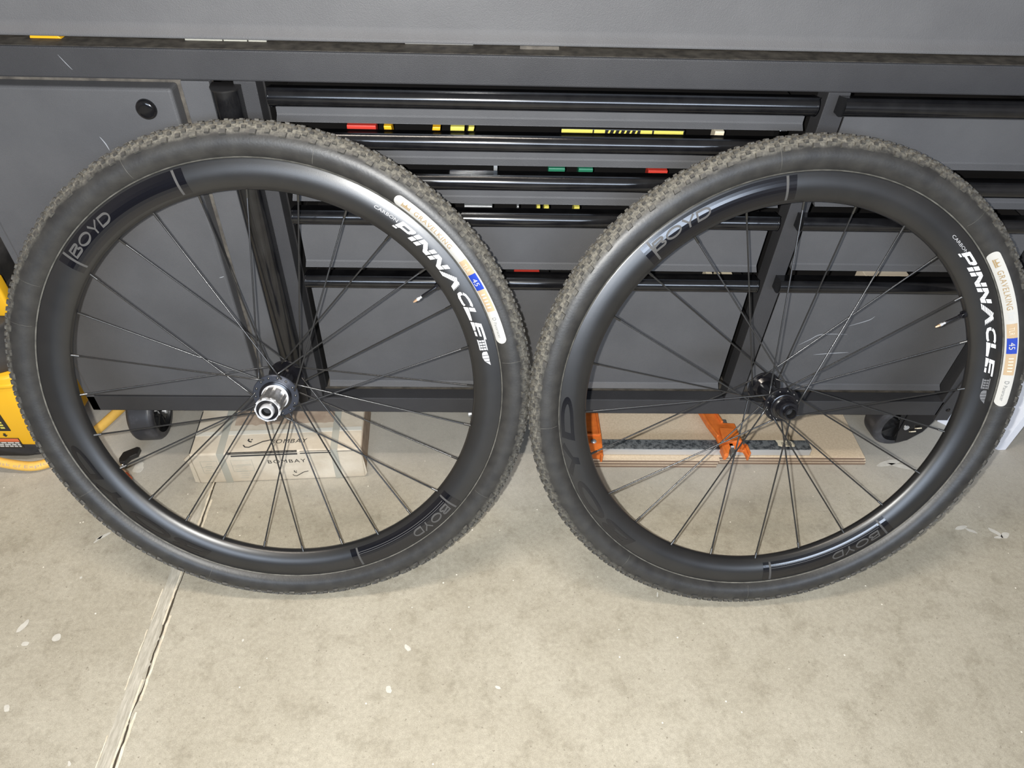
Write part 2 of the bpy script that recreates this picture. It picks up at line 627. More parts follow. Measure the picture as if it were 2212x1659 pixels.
def ragged_strip(off, w, seed, z, y0=-1.05, y1=0.6, fq=40, thr=-9):
    mb = MB()
    yy = [y for y in ys if y0 <= y <= y1]
    a, b, ok = [], [], []
    for y in yy:
        e = noise.noise(Vector((seed, y * fq, 0)))
        e2 = noise.noise(Vector((seed + 7, y * fq * 1.7, 2)))
        e3 = noise.noise(Vector((seed + 3, y * 9, 4)))
        a.append((JX + off + 0.0022 * e, y, z))
        b.append((JX + off + w * (1 + 0.5 * e2), y, z))
        ok.append(e3 > thr)
    k = len(yy)
    mb.add(a + b, [(i, k + i, k + i + 1, i + 1) for i in range(k - 1) if ok[i]])
    return mb


ragged_strip(-0.016, 0.0185, 1, 0.0003).build('ground_joint_band', M['joint'], floor)
ragged_strip(0.0015, 0.0028, 11, 0.0006, fq=60, thr=-0.15).build('chipped_joint_edge', M['joint_edge'], floor)
ragged_strip(0.0085, 0.0035, 21, 0.0006, fq=60, thr=-0.1).build('chipped_joint_edge', M['joint_edge'], floor)
ragged_strip(-0.0185, 0.0016, 31, 0.0005, fq=70, thr=0.0).build('chipped_joint_edge', M['joint_edge'], floor)

M['spill'] = mat('pale_paint_spill', (0.52, 0.50, 0.45, 1), 0.6, col2=(0.60, 0.58, 0.52, 1), vscale=90)
for i, (x, y, rx, ry, rot) in enumerate(((-0.7502, -0.3392, .0045, .0115, -.35), (-0.690, -0.3595, .0068, .0068, 0), (-0.7327, -0.3693, .0055, .0040, 0), (-0.7132, -0.4673, .004, .007, .6), (-0.6910, -0.170, .003, .012, -.9), (-0.6985, -0.178, .0020, .010, -.5),
                                         (-0.0066, -0.4401, .0042, .0022, -.4), (-0.4024, -0.3641, .0018, .0022, 0), (-0.6962, -0.2531, .002, .0025, 0), (0.842, -0.1492, .012, .004, .3), (0.858, -0.156, .010, .003, -.5), (0.9013, -0.1593, .014, .004, -.8), (0.915, -0.166, .010, .005, .5), (0.9013, -0.170, .008, .003, .1),
                                         (-0.1462, -0.3777, .0035, .0065, .7), (-0.1683, -0.4428, .004, .006, .3), (-0.686, -0.0138, .010, .014, 0), (-0.5928, -0.5429, .002, .004, .4), (0.2607, -0.2857, .0012, .005, -.2), (0.774, 0.0062, .030, .006, .25), (0.80, -0.004, .030, .005, -.3))):
    q = []
    for k in range(14):
        a = 2 * PI * k / 14
        j = 1 + .35 * noise.noise(Vector((i * 3.1, math.cos(a) * 1.3, math.sin(a) * 1.3)))
        px_, py_ = rx * j * math.cos(a), ry * j * math.sin(a)
        q.append((x + px_ * math.cos(rot) - py_ * math.sin(rot), y + px_ * math.sin(rot) + py_ * math.cos(rot), .0004))
    MB().add(q, [tuple(range(14))]).build('paint_spill', M['spill'], floor)

struct('wall_back', bx(-2.4, 2.6, 0.62, 0.70, 0, 2.62), M['wall_dark'])
struct('wall_left', bx(-2.48, -2.4, -4.6, 0.62, 0, 2.62), M['wall'])
struct('wall_right', bx(2.6, 2.68, -4.6, 0.62, 0, 2.62), M['wall'])
struct('ceiling', bx(-2.48, 2.68, -4.6, 0.70, 2.62, 2.70), M['ceiling'])

# ------------------------------------------------------------------ workbench
wb = thing('tool_workbench', 'long dark grey steel tool workbench with gloss black drawer handles behind the two wheels', 'workbench')
XL, XR = -0.7240, 0.8240
D = 0.50
# frame
part('front_rail', bx(XL, XR, 0.0, 0.032, 0.7115, 0.7475), M['coat_dark'], wb, bevel=0.0022)
part('ledge_dust', bx(XL + .01, XR - .01, 0.003, 0.0318, 0.7474, 0.7478), M['ledge'], wb)
part('rail_ledge', bx(XL, XR, 0.0015, 0.14, 0.742, 0.7455), M['ledge'], wb)
part('bottom_rail', bx(XL, XR, 0.0, 0.025, 0.1405, 0.1745), M['coat_dark'], wb, bevel=0.0012)
part('bottom_ledge', bx(XL, XR, 0.0015, 0.10, 0.168, 0.1725), M['ledge'], wb)
part('corner_post', bx(XL, -0.7095, 0.0, 0.03, 0.1405, 0.7118), M['coat'], wb, bevel=0.0012)
part('corner_post', bx(0.797, XR, 0.0, 0.03, 0.1405, 0.7118), M['coat_dark'], wb, bevel=0.0012)
part('frame_post', bx(-0.3405, -0.3130, 0.0, 0.03, 0.1725, 0.7118), M['coat_dark'], wb, bevel=0.001)
part('frame_post', bx(0.3995, 0.4280, 0.0, 0.03, 0.1725, 0.7118), M['coat_dark'], wb, bevel=0.001)
part('side_panel', bx(XL, XL + 0.002, 0.03, D, 0.1405, 0.7475), M['coat_dark'], wb)
part('side_panel', bx(XR - 0.002, XR, 0.03, D, 0.1405, 0.7475), M['coat_dark'], wb)
part('back_panel', bx(XL, XR, D - 0.002, D, 0.1405, 0.93), M['interior'], wb)
part('base_panel', bx(XL + .002, XR - .002, 0.03, D, 0.156, 0.160), M['interior'], wb)
part('divider_panel', bx(-0.314, -0.311, 0.03, D - .01, 0.1725, 0.742), M['interior'], wb)
part('divider_panel', bx(0.412, 0.415, 0.03, D - .01, 0.1725, 0.742), M['interior'], wb)
# corner bracket at the right foot
part('corner_bracket', MB().prism([(0.8245, 0.1315), (0.8245, 0.30), (0.815, 0.30), (0.800, 0.165), (0.800, 0.1315)], lambda a, b, t: (a, t, b), -0.0035, 0.001), M['coat_dark'], wb)
part('bracket_bolt', MB().lathe([(0, .0025), (.0028, .0022), (.004, 0), (.004, -.001)], 12), M['hub_black'], wb, loc=(0.8135, -0.0035, 0.158), smooth=True).rotation_euler = (PI / 2, 0, 0)
# upper apron and top
ap = [(-0.0405, 0.931)] + [(-0.0405, 0.7885), (-0.0412, 0.7855), (-0.0432, 0.7815), (-0.0462, 0.7775), (-0.0478, 0.7752), (-0.0472, 0.7738), (-0.012, 0.7738), (-0.012, 0.7765), (-0.028, 0.777), (-0.036, 0.784), (-0.0375, 0.79), (-0.0375, 0.931)]
part('apron_panel', MB().prism(ap, lambda a, b, t: (t, a, b), XL - 0.03, XR + 0.03), M['coat'], wb, smooth=True, angle=60)
part('apron_back', bx(XL, XR, 0.14, 0.144, 0.742, 0.93), M['interior'], wb)
part('worktop', bx(XL - 0.03, XR + 0.03, -0.046, D + 0.02, 0.930, 0.958), M['coat_dark'], wb, bevel=0.003)
# cupboard door with its curled vertical handle
door = part('cupboard_door', bx(-0.7055, -0.4130, -0.0135, 0.012, 0.1890, 0.7060), M['coat'], wb, bevel=0.004, bseg=3)
part('door_recess', bx(-0.7060, -0.370, 0.010, 0.016, 0.185, 0.711), M['ledge'], door)
part('door_flange', bx(-0.4045, -0.3695, -0.001, 0.012, 0.1800, 0.7112), M['coat'], door, bevel=0.001)
hp = smooth_profile([(-0.368, 0.006), (-0.3665, -0.011), (-0.3600, -0.0215), (-0.3490, -0.0255), (-0.3395, -0.0225), (-0.3330, -0.0165), (-0.3318, -0.006), (-0.3318, 0.006)], 5)
part('door_handle', MB().prism(hp, lambda a, b, t: (a, b, t), 0.1850, 0.7065), M['gloss_black'], door, smooth=True, angle=50)
part('door_handle_cap', MB().prism(hp, lambda a, b, t: (-0.349 + (a + 0.349) * 1.02, b * 1.01, t), 0.7065, 0.7085), M['black_plastic'], door, smooth=True, angle=50)
lk = MB().lathe([(0, .006), (.006, .0062), (.0095, .0058), (.0118, .0040), (.0125, .0015), (.0125, 0)], 32)
lock = part('door_lock', lk, M['gloss_black'], door, loc=(-0.4495, -0.0135, 0.6815), smooth=True)
lock.rotation_euler = (PI / 2, 0, 0)
mk = MB().box(-0.0013, 0.0013, -0.006, 0.006, 0.0, 0.0005)
mk.add([(v[0] + 0.0, v[1], v[2]) for v in []], [])


def drawer(x0, x1, zb, zh, xh0, xh1, depth=0.40):
    """zb: bottom of the front, zh: underside of the curled handle; the flat top of the handle is at zh+0.026"""
    front = MB()
    prof = [(0.0, zh + 0.003), (0.0, zb + 0.0078), (-0.0012, zb + 0.0058), (-0.0080, zb + 0.0008), (-0.0080, zb), (0.002, zb), (0.002, zh + 0.004)]
    front.prism(prof, lambda a, b, t: (t, a, b), x0, x1)
    d = part('drawer', front, M['coat'], wb, smooth=True, angle=20)
    c = zh + 0.0258
    hpf = [(0.001, c - 0.0056), (-0.0030, c - 0.0050), (-0.0215, c - 0.0006), (-0.0235, c)]
    cy, cz, ry, rz = -0.0120, c - 0.0128, 0.0158, 0.0130
    for k in range(0, 19):
        a = R_(128 + k * 8.6)
        hpf.append((cy + ry * math.cos(a) * 1.0, cz + rz * math.sin(a)))
    hpf = hpf[:4] + [q for q in hpf[4:] if q[1] < c - 0.0005]
    hpf += [(0.001, zh)]
    h = part('drawer_handle', MB().prism(hpf, lambda a, b, t: (t, a, b), xh0, xh1), M['gloss_black'], d, smooth=True, angle=35)
    for xa, xb in ((xh0 - 0.0016, xh0), (xh1, xh1 + 0.0016)):
        part('handle_end_cap', MB().prism([(-0.0115 + (a + 0.0115) * 1.03, cz + (b - cz) * 1.03) for a, b in hpf], lambda a, b, t: (t, a, b), xa, xb), M['gloss_black'], d, smooth=True, angle=35)
    t = MB()
    zf = max(zb + 0.012, zh - 0.036)
    t.box(x0 + .004, x1 - .004, 0.003, depth, zf, zf + 0.001)
    t.box(x0 + .004, x0 + .005, 0.003, depth, zf, zh)
    t.box(x1 - .005, x1 - .004, 0.003, depth, zf, zh)
    t.box(x0 + .004, x1 - .004, depth - .001, depth, zf, zh)
    part('drawer_tray', t, M['interior'], d)
    return d, zf + 0.001


HB = [0.6880, 0.6345, 0.5810, 0.5260, 0.4205]        # undersides of the five handles
PB = [0.6660, 0.6125, 0.5570, 0.4505, 0.2100]        # bottoms of the five fronts
trays = []
for zh, zb in zip(HB, PB):
    trays.append(drawer(-0.2945, 0.3785, zb, zh, -0.2935, 0.3785)[1])
trays2 = []
for zh, zb in ((0.6880, 0.6165), (0.5810, 0.5600), (0.5260, 0.4550), (0.4205, 0.2100)):
    trays2.append(drawer(0.4300, 0.7720, zb, zh, 0.4150, 0.7700)[1])


def caster(x, y, steer, name='caster', r=0.0555, w=0.034):
    e = bpy.data.objects.new(name, None)
    C.objects.link(e)
    e.parent = wb
    e.location = (x, y, r)
    e.rotation_euler = (0, 0, steer)
    tp = smooth_profile([(r * .74, -w / 2), (r * .90, -w / 2 * .98), (r * .975, -w / 2 * .8), (r, -w * .28), (r, w * .28), (r * .975, w / 2 * .8), (r * .90, w / 2 * .98), (r * .74, w / 2)], 3)
    o = part('caster_tread', MB().lathe(tp, 56), M['caster_rubber'], e, smooth=True)
    o.rotation_euler = (0, PI / 2, 0)
    hub = MB().lathe([(0, -w / 2 * .7), (.012, -w / 2 * .75), (.014, -w / 2 * .5), (r * .70, -w / 2 * .6), (r * .74, -w / 2 * .95), (r * .78, -w / 2 * .95), (r * .78, w / 2 * .95), (r * .74, w / 2 * .95), (r * .70, w / 2 * .6), (.014, w / 2 * .5), (.012, w / 2 * .75), (0, w / 2 * .7)], 40)
    for k in range(6):
        a = k * PI / 3
        ca, sa = math.cos(a), math.sin(a)
        for s in (-1, 1):
            q = [(.013, -.002), (r * .72, -.002), (r * .72, .002), (.013, .002)]
            hub.prism(q, lambda u, v, t: (u * ca - v * sa, u * sa + v * ca, t), s * w / 2 * .45, s * w / 2 * .8)
    o = part('caster_hub', hub, M['caster_hub'], e, smooth=True, angle=30)
    o.rotation_euler = (0, PI / 2, 0)
    f = MB()
    for s in (-1, 1):
        f.prism([(-0.010, -0.012), (0.010, -0.012), (0.026, 0.048), (-0.030, 0.048)], lambda u, v, t: (t, u, v), s * (w / 2 + .002), s * (w / 2 + .005))
    f.box(-w / 2 - .005, w / 2 + .005, -0.030, 0.026, 0.056, 0.061)
    f.box(-0.040, 0.040, -0.040, 0.040, 0.062, 0.0655)
    part('caster_fork', f, M['hub_black'], e, bevel=0.001)
    g = MB()
    g.tube([(-w / 2 - .009, 0, 0), (w / 2 + .009, 0, 0)], 0.0055, 10)
    part('axle_nut', g, M['galv_edge'], e)
    return e


c1 = caster(-0.680, 0.082, R_(4), r=0.056, w=0.048)
c2 = caster(-0.030, 0.085, R_(10), r=0.056, w=0.044)
c3 = caster(0.797, 0.075, R_(-83), r=0.060, w=0.044)
# light plastic clips on the brake of the right caster
for k in (0, 1):
    q = MB().box(-0.0055, 0.0055, -0.0012, 0.0012, -0.0048, 0.0048)
    o = part('brake_clip', q, M['cream'], c3, bevel=0.0008, loc=(0.0300, 0.026 - 0.0085 * k, -0.004 - 0.0085 * k))
    o.rotation_euler = (R_(45), 0, PI / 2)
br = MB().prism([(-0.004, -0.044), (0.020, -0.040), (0.044, -0.018), (0.054, 0.010), (0.052, 0.050), (-0.012, 0.050), (-0.012, -0.010)], lambda u, v, t: (t, u, v), 0.0262, 0.0290)
part('caster_guard', br, M['hub_black'], c3, bevel=0.001)
caster(-0.665, 0.42, 0.0)
caster(0.765, 0.42, 0.0)

# scratches worn into the paint
M['scratch'] = mat('pale_paint_scratch', (0.30, 0.31, 0.33, 1), 0.6)


def scratch(pts, y, w, parent, soft=1):
    q = smooth_profile(pts, 4)
    mb = MB()
    n_ = len(q)
    vs_ = []
    for i, (x, z) in enumerate(q):
        a, b = Vector(q[max(i - 1, 0)]), Vector(q[min(i + 1, n_ - 1)])
        d = (b - a).normalized()
        ww = w * (0.25 + math.sin(PI * i / (n_ - 1)))
        vs_ += [(x - d.y * ww, y, z + d.x * ww), (x + d.y * ww, y, z - d.x * ww)]
    mb.add(vs_, [(2 * i, 2 * i + 1, 2 * i + 3, 2 * i + 2) for i in range(n_ - 1)])
    part('paint_scratch', mb, M['scratch'], parent)


scratch([(0.4924, 0.3043), (0.5079, 0.3163), (0.5235, 0.3272), (0.5656, 0.3277)], -0.0003, .0006, wb)
scratch([(0.5596, 0.344), (0.5806, 0.3527), (0.592, 0.3585), (0.597, 0.3651)], -0.0003, .0006, wb)
scratch([(0.5244, 0.2835), (0.5532, 0.2869), (0.5824, 0.2893)], -0.0003, .0007, wb)
scratch([(-0.5204, 0.6454), (-0.5162, 0.6364), (-0.5142, 0.6273)], -0.0138, .0006, wb)
scratch([(-0.4238, 0.4335), (-0.4163, 0.4361)], -0.0138, .0005, wb)
scratch([(-0.54, 0.7385), (-0.5342, 0.7287), (-0.5294, 0.7214)], -0.0003, .0003, wb)

# ------------------------------------------------------------------ small things seen in the gaps


def item(name, label, cat, mb, m, bevel=0.0006, group=None):
    o = mb.build(name, m, None, bevel=bevel)
    return tag(o, label, cat, group)


ZL = 0.7479
item('tape_measure', 'yellow tape measure lying in the slot at the top left of the workbench', 'tape measure', MB().prism([(-0.581, ZL), (-0.543, ZL), (-0.550, ZL + .0075), (-0.578, ZL + .0085)], lambda a, b, t: (a, t, b), 0.026, 0.050), M['yellow'], .001)
for i, (a, b) in enumerate(((-0.397, -0.352), (-0.3505, -0.322), (-0.3205, -0.2985))):
    item('aluminium_strip', ('grey metal strip in the top slot, nearest the yellow tape measure', 'short grey metal strip in the top slot, between two other grey strips', 'grey metal strip in the top slot, nearest the white marker pen')[i], 'strip', bx(a, b, 0.030, 0.045, ZL, ZL + .0045), M['strap'], .0005, 'grey strips in the top slot')
pen = thing('marker_pen', 'white marker pen with dark tip lying in the top slot of the workbench', 'marker', (-0.09, 0.034, ZL + .0042))
part('pen_barrel', MB().tube([(-0.040, 0, 0), (0.0435, 0, 0)], 0.0042, 16), M['label_white'], pen, smooth=True, angle=50)
part('pen_tip', MB().tube([(-0.0475, 0, 0), (-0.0455, 0, 0), (-0.040, 0, 0)], [.0012, .0022, .0035], 12), M['card_dark'], pen, smooth=True, angle=50)
item('sanding_block', 'flat dusty taupe block in the top slot beside the white pen', 'block', bx(0.0105, 0.059, 0.022, 0.05, ZL, ZL + .0042), M['ledge'])
item('copper_fitting', 'small copper fitting in the top slot beside the taupe block', 'fitting', MB().tube([(0.064, 0.034, ZL + .0035), (0.067, 0.034, ZL + .0035), (0.068, 0.034, ZL + .0035), (0.073, 0.034, ZL + .0035)], [.0022, .0034, .0026, .0026], 10), M['brass'])


def packed(name, label, cat, x0, x1, ztop, zf, m, y0=0.016, y1=0.034, slant=0.0, group=None):
    q = [(x0, zf), (x1, zf), (x1 + slant, ztop), (x0 + slant, ztop)]
    return item(name, label, cat, MB().prism(q, lambda a, b, t: (a, t, b), y0, y1), m, .0008, group)


z1, z2, z3, z4, z5 = trays
packed('screwdriver_handle', 'dark red screwdriver handle in the second drawer just above the left wheel', 'screwdriver', -0.212, -0.174, .6530, z2, M['red'])
packed('scraper', 'orange scraper corner in the second drawer near the red handle', 'scraper', -0.161, -0.151, .6530, z2, M['yellow'], slant=-.003)
packed('utility_knife', 'small yellow knife handle in the second drawer left of the wide yellow knife', 'knife', -0.104, -0.0935, .6525, z2, M['yellow'], slant=.004)
packed('folding_knife', 'wide yellow knife handle in the second drawer, left of the slanted one', 'knife', -0.0785, -0.0600, .6535, z2, M['label_yellow'], slant=.002)
packed('pencil', 'slanted yellow pencil in the second drawer beside the wide yellow knife', 'pencil', -0.0585, -0.0510, .6535, z2, M['label_yellow'], slant=.006)
lev = thing('spirit_level', 'long yellow and black spirit level in the second drawer between the wheels', 'level', (0.15, 0.025, z2))
part('level_body', bx(-0.0810, 0.0830, -0.009, 0.009, 0.0, .6535 - z2), M['black_plastic'], lev, bevel=.0008)
for a, b in ((-0.0805, -0.0395), (-0.0375, -0.0230), (0.0240, 0.0395), (0.0420, 0.0810)):
    part('yellow_panel', bx(a, b, -0.0098, -0.0088, .0, .6531 - z2), M['label_yellow'], lev)
for k in range(6):
    part('graduation', MB().prism([(-0.020 + .0072 * k, .6460 - z2), (-0.0175 + .0072 * k, .6460 - z2), (-0.0155 + .0072 * k, .6526 - z2), (-0.018 + .0072 * k, .6526 - z2)], lambda a, b, t: (a, t, b), -0.0096, -0.0088), M['label_yellow'], lev)
packed('bit_holder', 'small cream bit holder in the second drawer right of the yellow spirit level', 'holder', .2735, .2860, .6535, z2, M['cream'])
packed('socket', 'chrome socket at the right end of the second drawer', 'socket', .3590, .3690, .6560, z2, M['chrome'])
tw = thing('tweezers', 'thin steel tweezers lying in the third drawer of the workbench', 'tweezers', (-0.045, 0.02, z3))
part('blade', MB().prism([(-0.035, .0335), (0.027, .0310), (0.029, .0325), (-0.033, .0345)], lambda a, b, t: (a, t, b), -0.001, 0.001), M['chrome'], tw)
part('grip', bx(0.026, 0.031, -0.002, 0.002, 0.0, .0335), M['bolt'], tw)
packed('pliers_grip', 'green pliers grip in the third drawer, nearer the tweezers', 'pliers', .0560, .0790, .5985, z3, M['green'])
packed('cutter_grip', 'green cutter grip in the third drawer, nearer the red handle', 'cutter', .0975, .1175, .5985, z3, M['green'])
packed('chisel_handle', 'red chisel handle in the third drawer beside the right wheel tyre', 'chisel', .1940, .2210, .5975, z3, M['red'])
packed('hex_key_set', 'wide grey hex key set in the fourth drawer beside the left tyre', 'key set', -.0600, -.0200, .5405, z4, M['bolt'])
packed('drill_bit', 'single steel drill bit in the fourth drawer right of the grey key set', 'drill bit', .0150, .0180, .5410, z4, M['bolt'])
packed('bit_case', 'small yellow bit case in the fourth drawer, left of another yellow case', 'case', .0435, .0485, .5410, z4, M['label_yellow'])
packed('driver_case', 'yellow driver case in the fourth drawer, right of another yellow case', 'case', .0540, .0610, .5410, z4, M['label_yellow'])
packed('wire_stripper', 'yellow and steel stripper in the fourth drawer, farthest from the key set', 'stripper', .0940, .1020, .5410, z4, M['label_yellow'], slant=.003)
packed('torch', 'long red torch in the bottom drawer between the two wheels', 'torch', .0150, .0540, .4310, z5, M['red'], y0=.012, y1=.034)
packed('glue_stick', 'dark glue stick beside the long red torch in the bottom drawer', 'glue stick', .0550, .0690, .4308, z5, M['black_plastic'], y0=.012, y1=.034)
packed('paint_stick', 'beige stick in the bottom drawer behind the right wheel spokes', 'stick', .3125, .3220, .4315, z5, M['cream'], y0=.012, y1=.034)
packed('paint_tin', 'wider beige tin edge in the bottom drawer near the frame post', 'tin', .3300, .3530, .4315, z5, M['cream'], y0=.012, y1=.034)
packed('paper_roll', 'pale paper roll in the bottom right drawer behind the right wheel spokes', 'roll', .5600, .6300, .4335, trays2[3], M['label_pale'], y0=.012, y1=.040)

# ------------------------------------------------------------------ bicycle wheels
RT = 0.36183
RIM = [(0.3168, 0.0108), (0.3178, 0.0120), (0.3174, 0.0133), (0.3140, 0.0141), (0.3090, 0.0149), (0.3030, 0.0153), (0.2970, 0.0149), (0.2915, 0.0135), (0.2865, 0.0113), (0.2820, 0.0082), (0.2788, 0.0046), (0.2775, 0.0)]
RIMS = smooth_profile(RIM, 4)
RIM_TAB = sorted(RIMS[6:], key=lambda q: q[0])
TY = [(0.3150, 0.0095), (0.3172, 0.0118), (0.3205, 0.0160), (0.3248, 0.0197), (0.3300, 0.0220), (0.3365, 0.0228), (0.3430, 0.0218), (0.3490, 0.0190), (0.3543, 0.0142), (0.3578, 0.0075), (0.3592, 0.0)]
TYS = smooth_profile(TY, 4)
TY_TAB = sorted(TYS, key=lambda q: q[0])


def on_rim(r, off=0.00025):
    a = interp(RIM_TAB, r)
    s = (interp(RIM_TAB, r + 0.001) - interp(RIM_TAB, r - 0.001)) / 0.002
    return r - s * off / math.hypot(1, s), a + off / math.hypot(1, s)


def on_tyre(r, off=0.00025):
    a = interp(TY_TAB, r)
    s = (interp(TY_TAB, r + 0.001) - interp(TY_TAB, r - 0.001)) / 0.002
    return r - s * off / math.hypot(1, s), a + off / math.hypot(1, s)


def place(vs, surf, phi0, dphi, r0, h, off=0.00025):
    """2-D (s, t) with s in [0,1] going clockwise from phi0 by dphi degrees, t from r0 outward by h"""
    out = []
    for s, t in vs:
        r, a = surf(r0 + t * h, off)
        p = R_(phi0 - dphi * s)
        out.append((r * math.cos(p), r * math.sin(p), a))
    return out


def patch(mb, surf, phi0, phi1, r0, r1, off=0.0002, rnd=False, nr=8):
    na = max(2, int(abs(phi0 - phi1) / 0.8))
    cols = []
    rm, hw = (r0 + r1) / 2, (r1 - r0) / 2
    ss = [i / na for i in range(na + 1)]
    if rnd:
        ed = math.degrees(hw / rm)
        L = phi0 - phi1
        ex = [ed * (1 - math.cos(k * PI / 16)) / L for k in range(0, 9)]
        ss = sorted(set(ex + [1 - e for e in ex] + [s for s in ss if ex[-1] < s < 1 - ex[-1]]))
    vs, fs = [], []
    for s in ss:
        ph = phi0 + (phi1 - phi0) * s
        w = 1.0
        if rnd:
            d = min(s, 1 - s) * (phi0 - phi1) / ed
            if d < 1:
                w = math.sqrt(max(0.0, 1 - (1 - d) ** 2))
                w = max(w, 0.02)
        for j in range(nr + 1):
            r, a = surf(rm + hw * w * (2 * j / nr - 1), off)
            vs.append((r * math.cos(R_(ph)), r * math.sin(R_(ph)), a))
    k = nr + 1
    for i in range(len(ss) - 1):
        for j in range(nr):
            fs.append((i * k + j, i * k + j + 1, (i + 1) * k + j + 1, (i + 1) * k + j))
    mb.add(vs, fs)
    return mb


# letter shapes
def L_P():
    return [[(0, .24), (.27, .24), (.27, 1), (0, 1)], [(-.02, 0), (.25, 0), (.25, .15), (-.02, .15)],
            [(.27, .76), (.78, .76), (.78, 1), (.27, 1)], [(.74, .52), (.78, .52), (.78, .76), (.74, .76)],
            [(.78, .42), (.95, .50), (1.0, .62), (1.0, .86), (.92, 1), (.78, 1)], [(.27, .32), (.84, .32), (.96, .42), (.78, .52), (.27, .52)]], 1.0


def L_I():
    return [[(0, 0), (.30, 0), (.30, .44), (0, .44)], [(0, .52), (.30, .52), (.30, 1), (0, 1)]], .30


def L_N():
    return [[(0, 0), (.27, 0), (.27, .44), (0, .40)], [(0, .47), (.27, .52), (.27, 1), (0, 1)], [(.29, 1), (.29, .62), (.54, .30), (.54, .70)],
            [(.56, .68), (.56, .28), (.76, 0), (.76, .42)], [(.78, 0), (1.05, 0), (1.05, .46), (.78, .42)], [(.78, .50), (1.05, .54), (1.05, 1), (.78, 1)]], 1.05


def L_A():
    out = []
    for k in range(8):                       # two hatched flanks of a peak
        t0, t1 = k / 8 + .012, (k + 1) / 8 - .020
        x = lambda t: .62 * t
        out.append([(x(t0) - .06, t0 * 1.05 - .05), (x(t0) + .34, t0 * .86 - .10), (x(t1) + .34, t1 * .86 - .10), (x(t1) - .06, t1 * 1.05 - .05)])
    for k in range(6):
        t0, t1 = k / 6 + .015, (k + 1) / 6 - .02
        x = lambda t: 1.32 - .50 * t
        out.append([(x(t0) - .16, t0 * .82), (x(t0) + .18, t0 * .95 - .02), (x(t1) + .06, t1 * .95 - .02), (x(t1) - .18, t1 * .82)])
    return out, 1.42


def L_C():
    out = []
    q = [(1.0, .80), (.86, .885), (.5, .89), (.24, .80), (.145, .64)]
    out += ribbon(q, .22)
    q = [(.135, .55), (.135, .42), (.22, .22), (.48, .11), (.86, .115), (1.0, .19)]
    out += ribbon(q, .22)
    return out, 1.0


def L_L():
    return [[(0, .48), (.26, .44), (.26, 1), (0, 1)], [(0, 0), (.95, 0), (.95, .22), (.26, .22), (.26, .38), (0, .41)]], .95


def L_E():
    return [[(0, .40), (.26, .34), (.26, 1), (0, 1)], [(.26, .78), (1.05, .78), (1.05, 1), (.26, 1)], [(.28, .42), (.92, .42), (.92, .60), (.28, .60)],
            [(0, 0), (.62, 0), (.56, .20), (.26, .24), (.20, .30), (0, .34)], [(.68, 0), (.98, 0), (.98, .19), (.66, .19)]], 1.05


def word(letters, gap, slant):
    x = 0
    polys = []
    for fn in letters:
        p, w = fn()
        polys += [[(px + x + slant * py, py) for px, py in q] for q in p]
        x += w + gap
    x = x - gap + slant
    vs, fs = polys2d(polys, .22)
    return [(a / x, b) for a, b in vs], fs


PIN = word([L_P, L_I, L_N, L_N, L_A, L_C, L_L, L_E], .11, .34)


def arcp(cx, cy, rx, ry, a0, a1, nn=12):
    return [(cx + rx * math.cos(R_(a0 + (a1 - a0) * i / nn)), cy + ry * math.sin(R_(a0 + (a1 - a0) * i / nn))) for i in range(nn + 1)]


def BOYD(sw):
    h = sw / 2

    def b():
        o = ribbon([(h, 0), (h, 1)], sw)
        o += ribbon([(0, 1 - h), (1.0, 1 - h)] + arcp(1.0, .76, .30, .24 - h, 90, -90, 8)[1:] + [(h, .5)], sw)
        o += ribbon([(1.0, .5)] + arcp(1.12, .26, .33, .26 - h, 85, -90, 8) + [(0, h)], sw)
        return o, 1.5

    def o_():
        return ribbon(arcp(.95, .5, .95 - h, .5 - h, 0, 348, 29), sw, True), 1.9

    def y():
        o = ribbon([(h, 1), (.78, .42), (1.5 - h, 1)], sw * 1.05)
        o += ribbon([(.78, .5), (.78, 0)], sw * 1.1)
        return o, 1.5

    def d():
        o = ribbon([(h, 0), (h, 1)], sw)
        o += ribbon([(0, 1 - h), (.8, 1 - h)] + arcp(.8, .5, .72, .5 - h, 90, -90, 14)[1:] + [(0, h)], sw)
        return o, 1.6
    return word([b, o_, y, d], .16, .22)


BOYD_S = BOYD(.205)
BOYD_L = BOYD(.27)


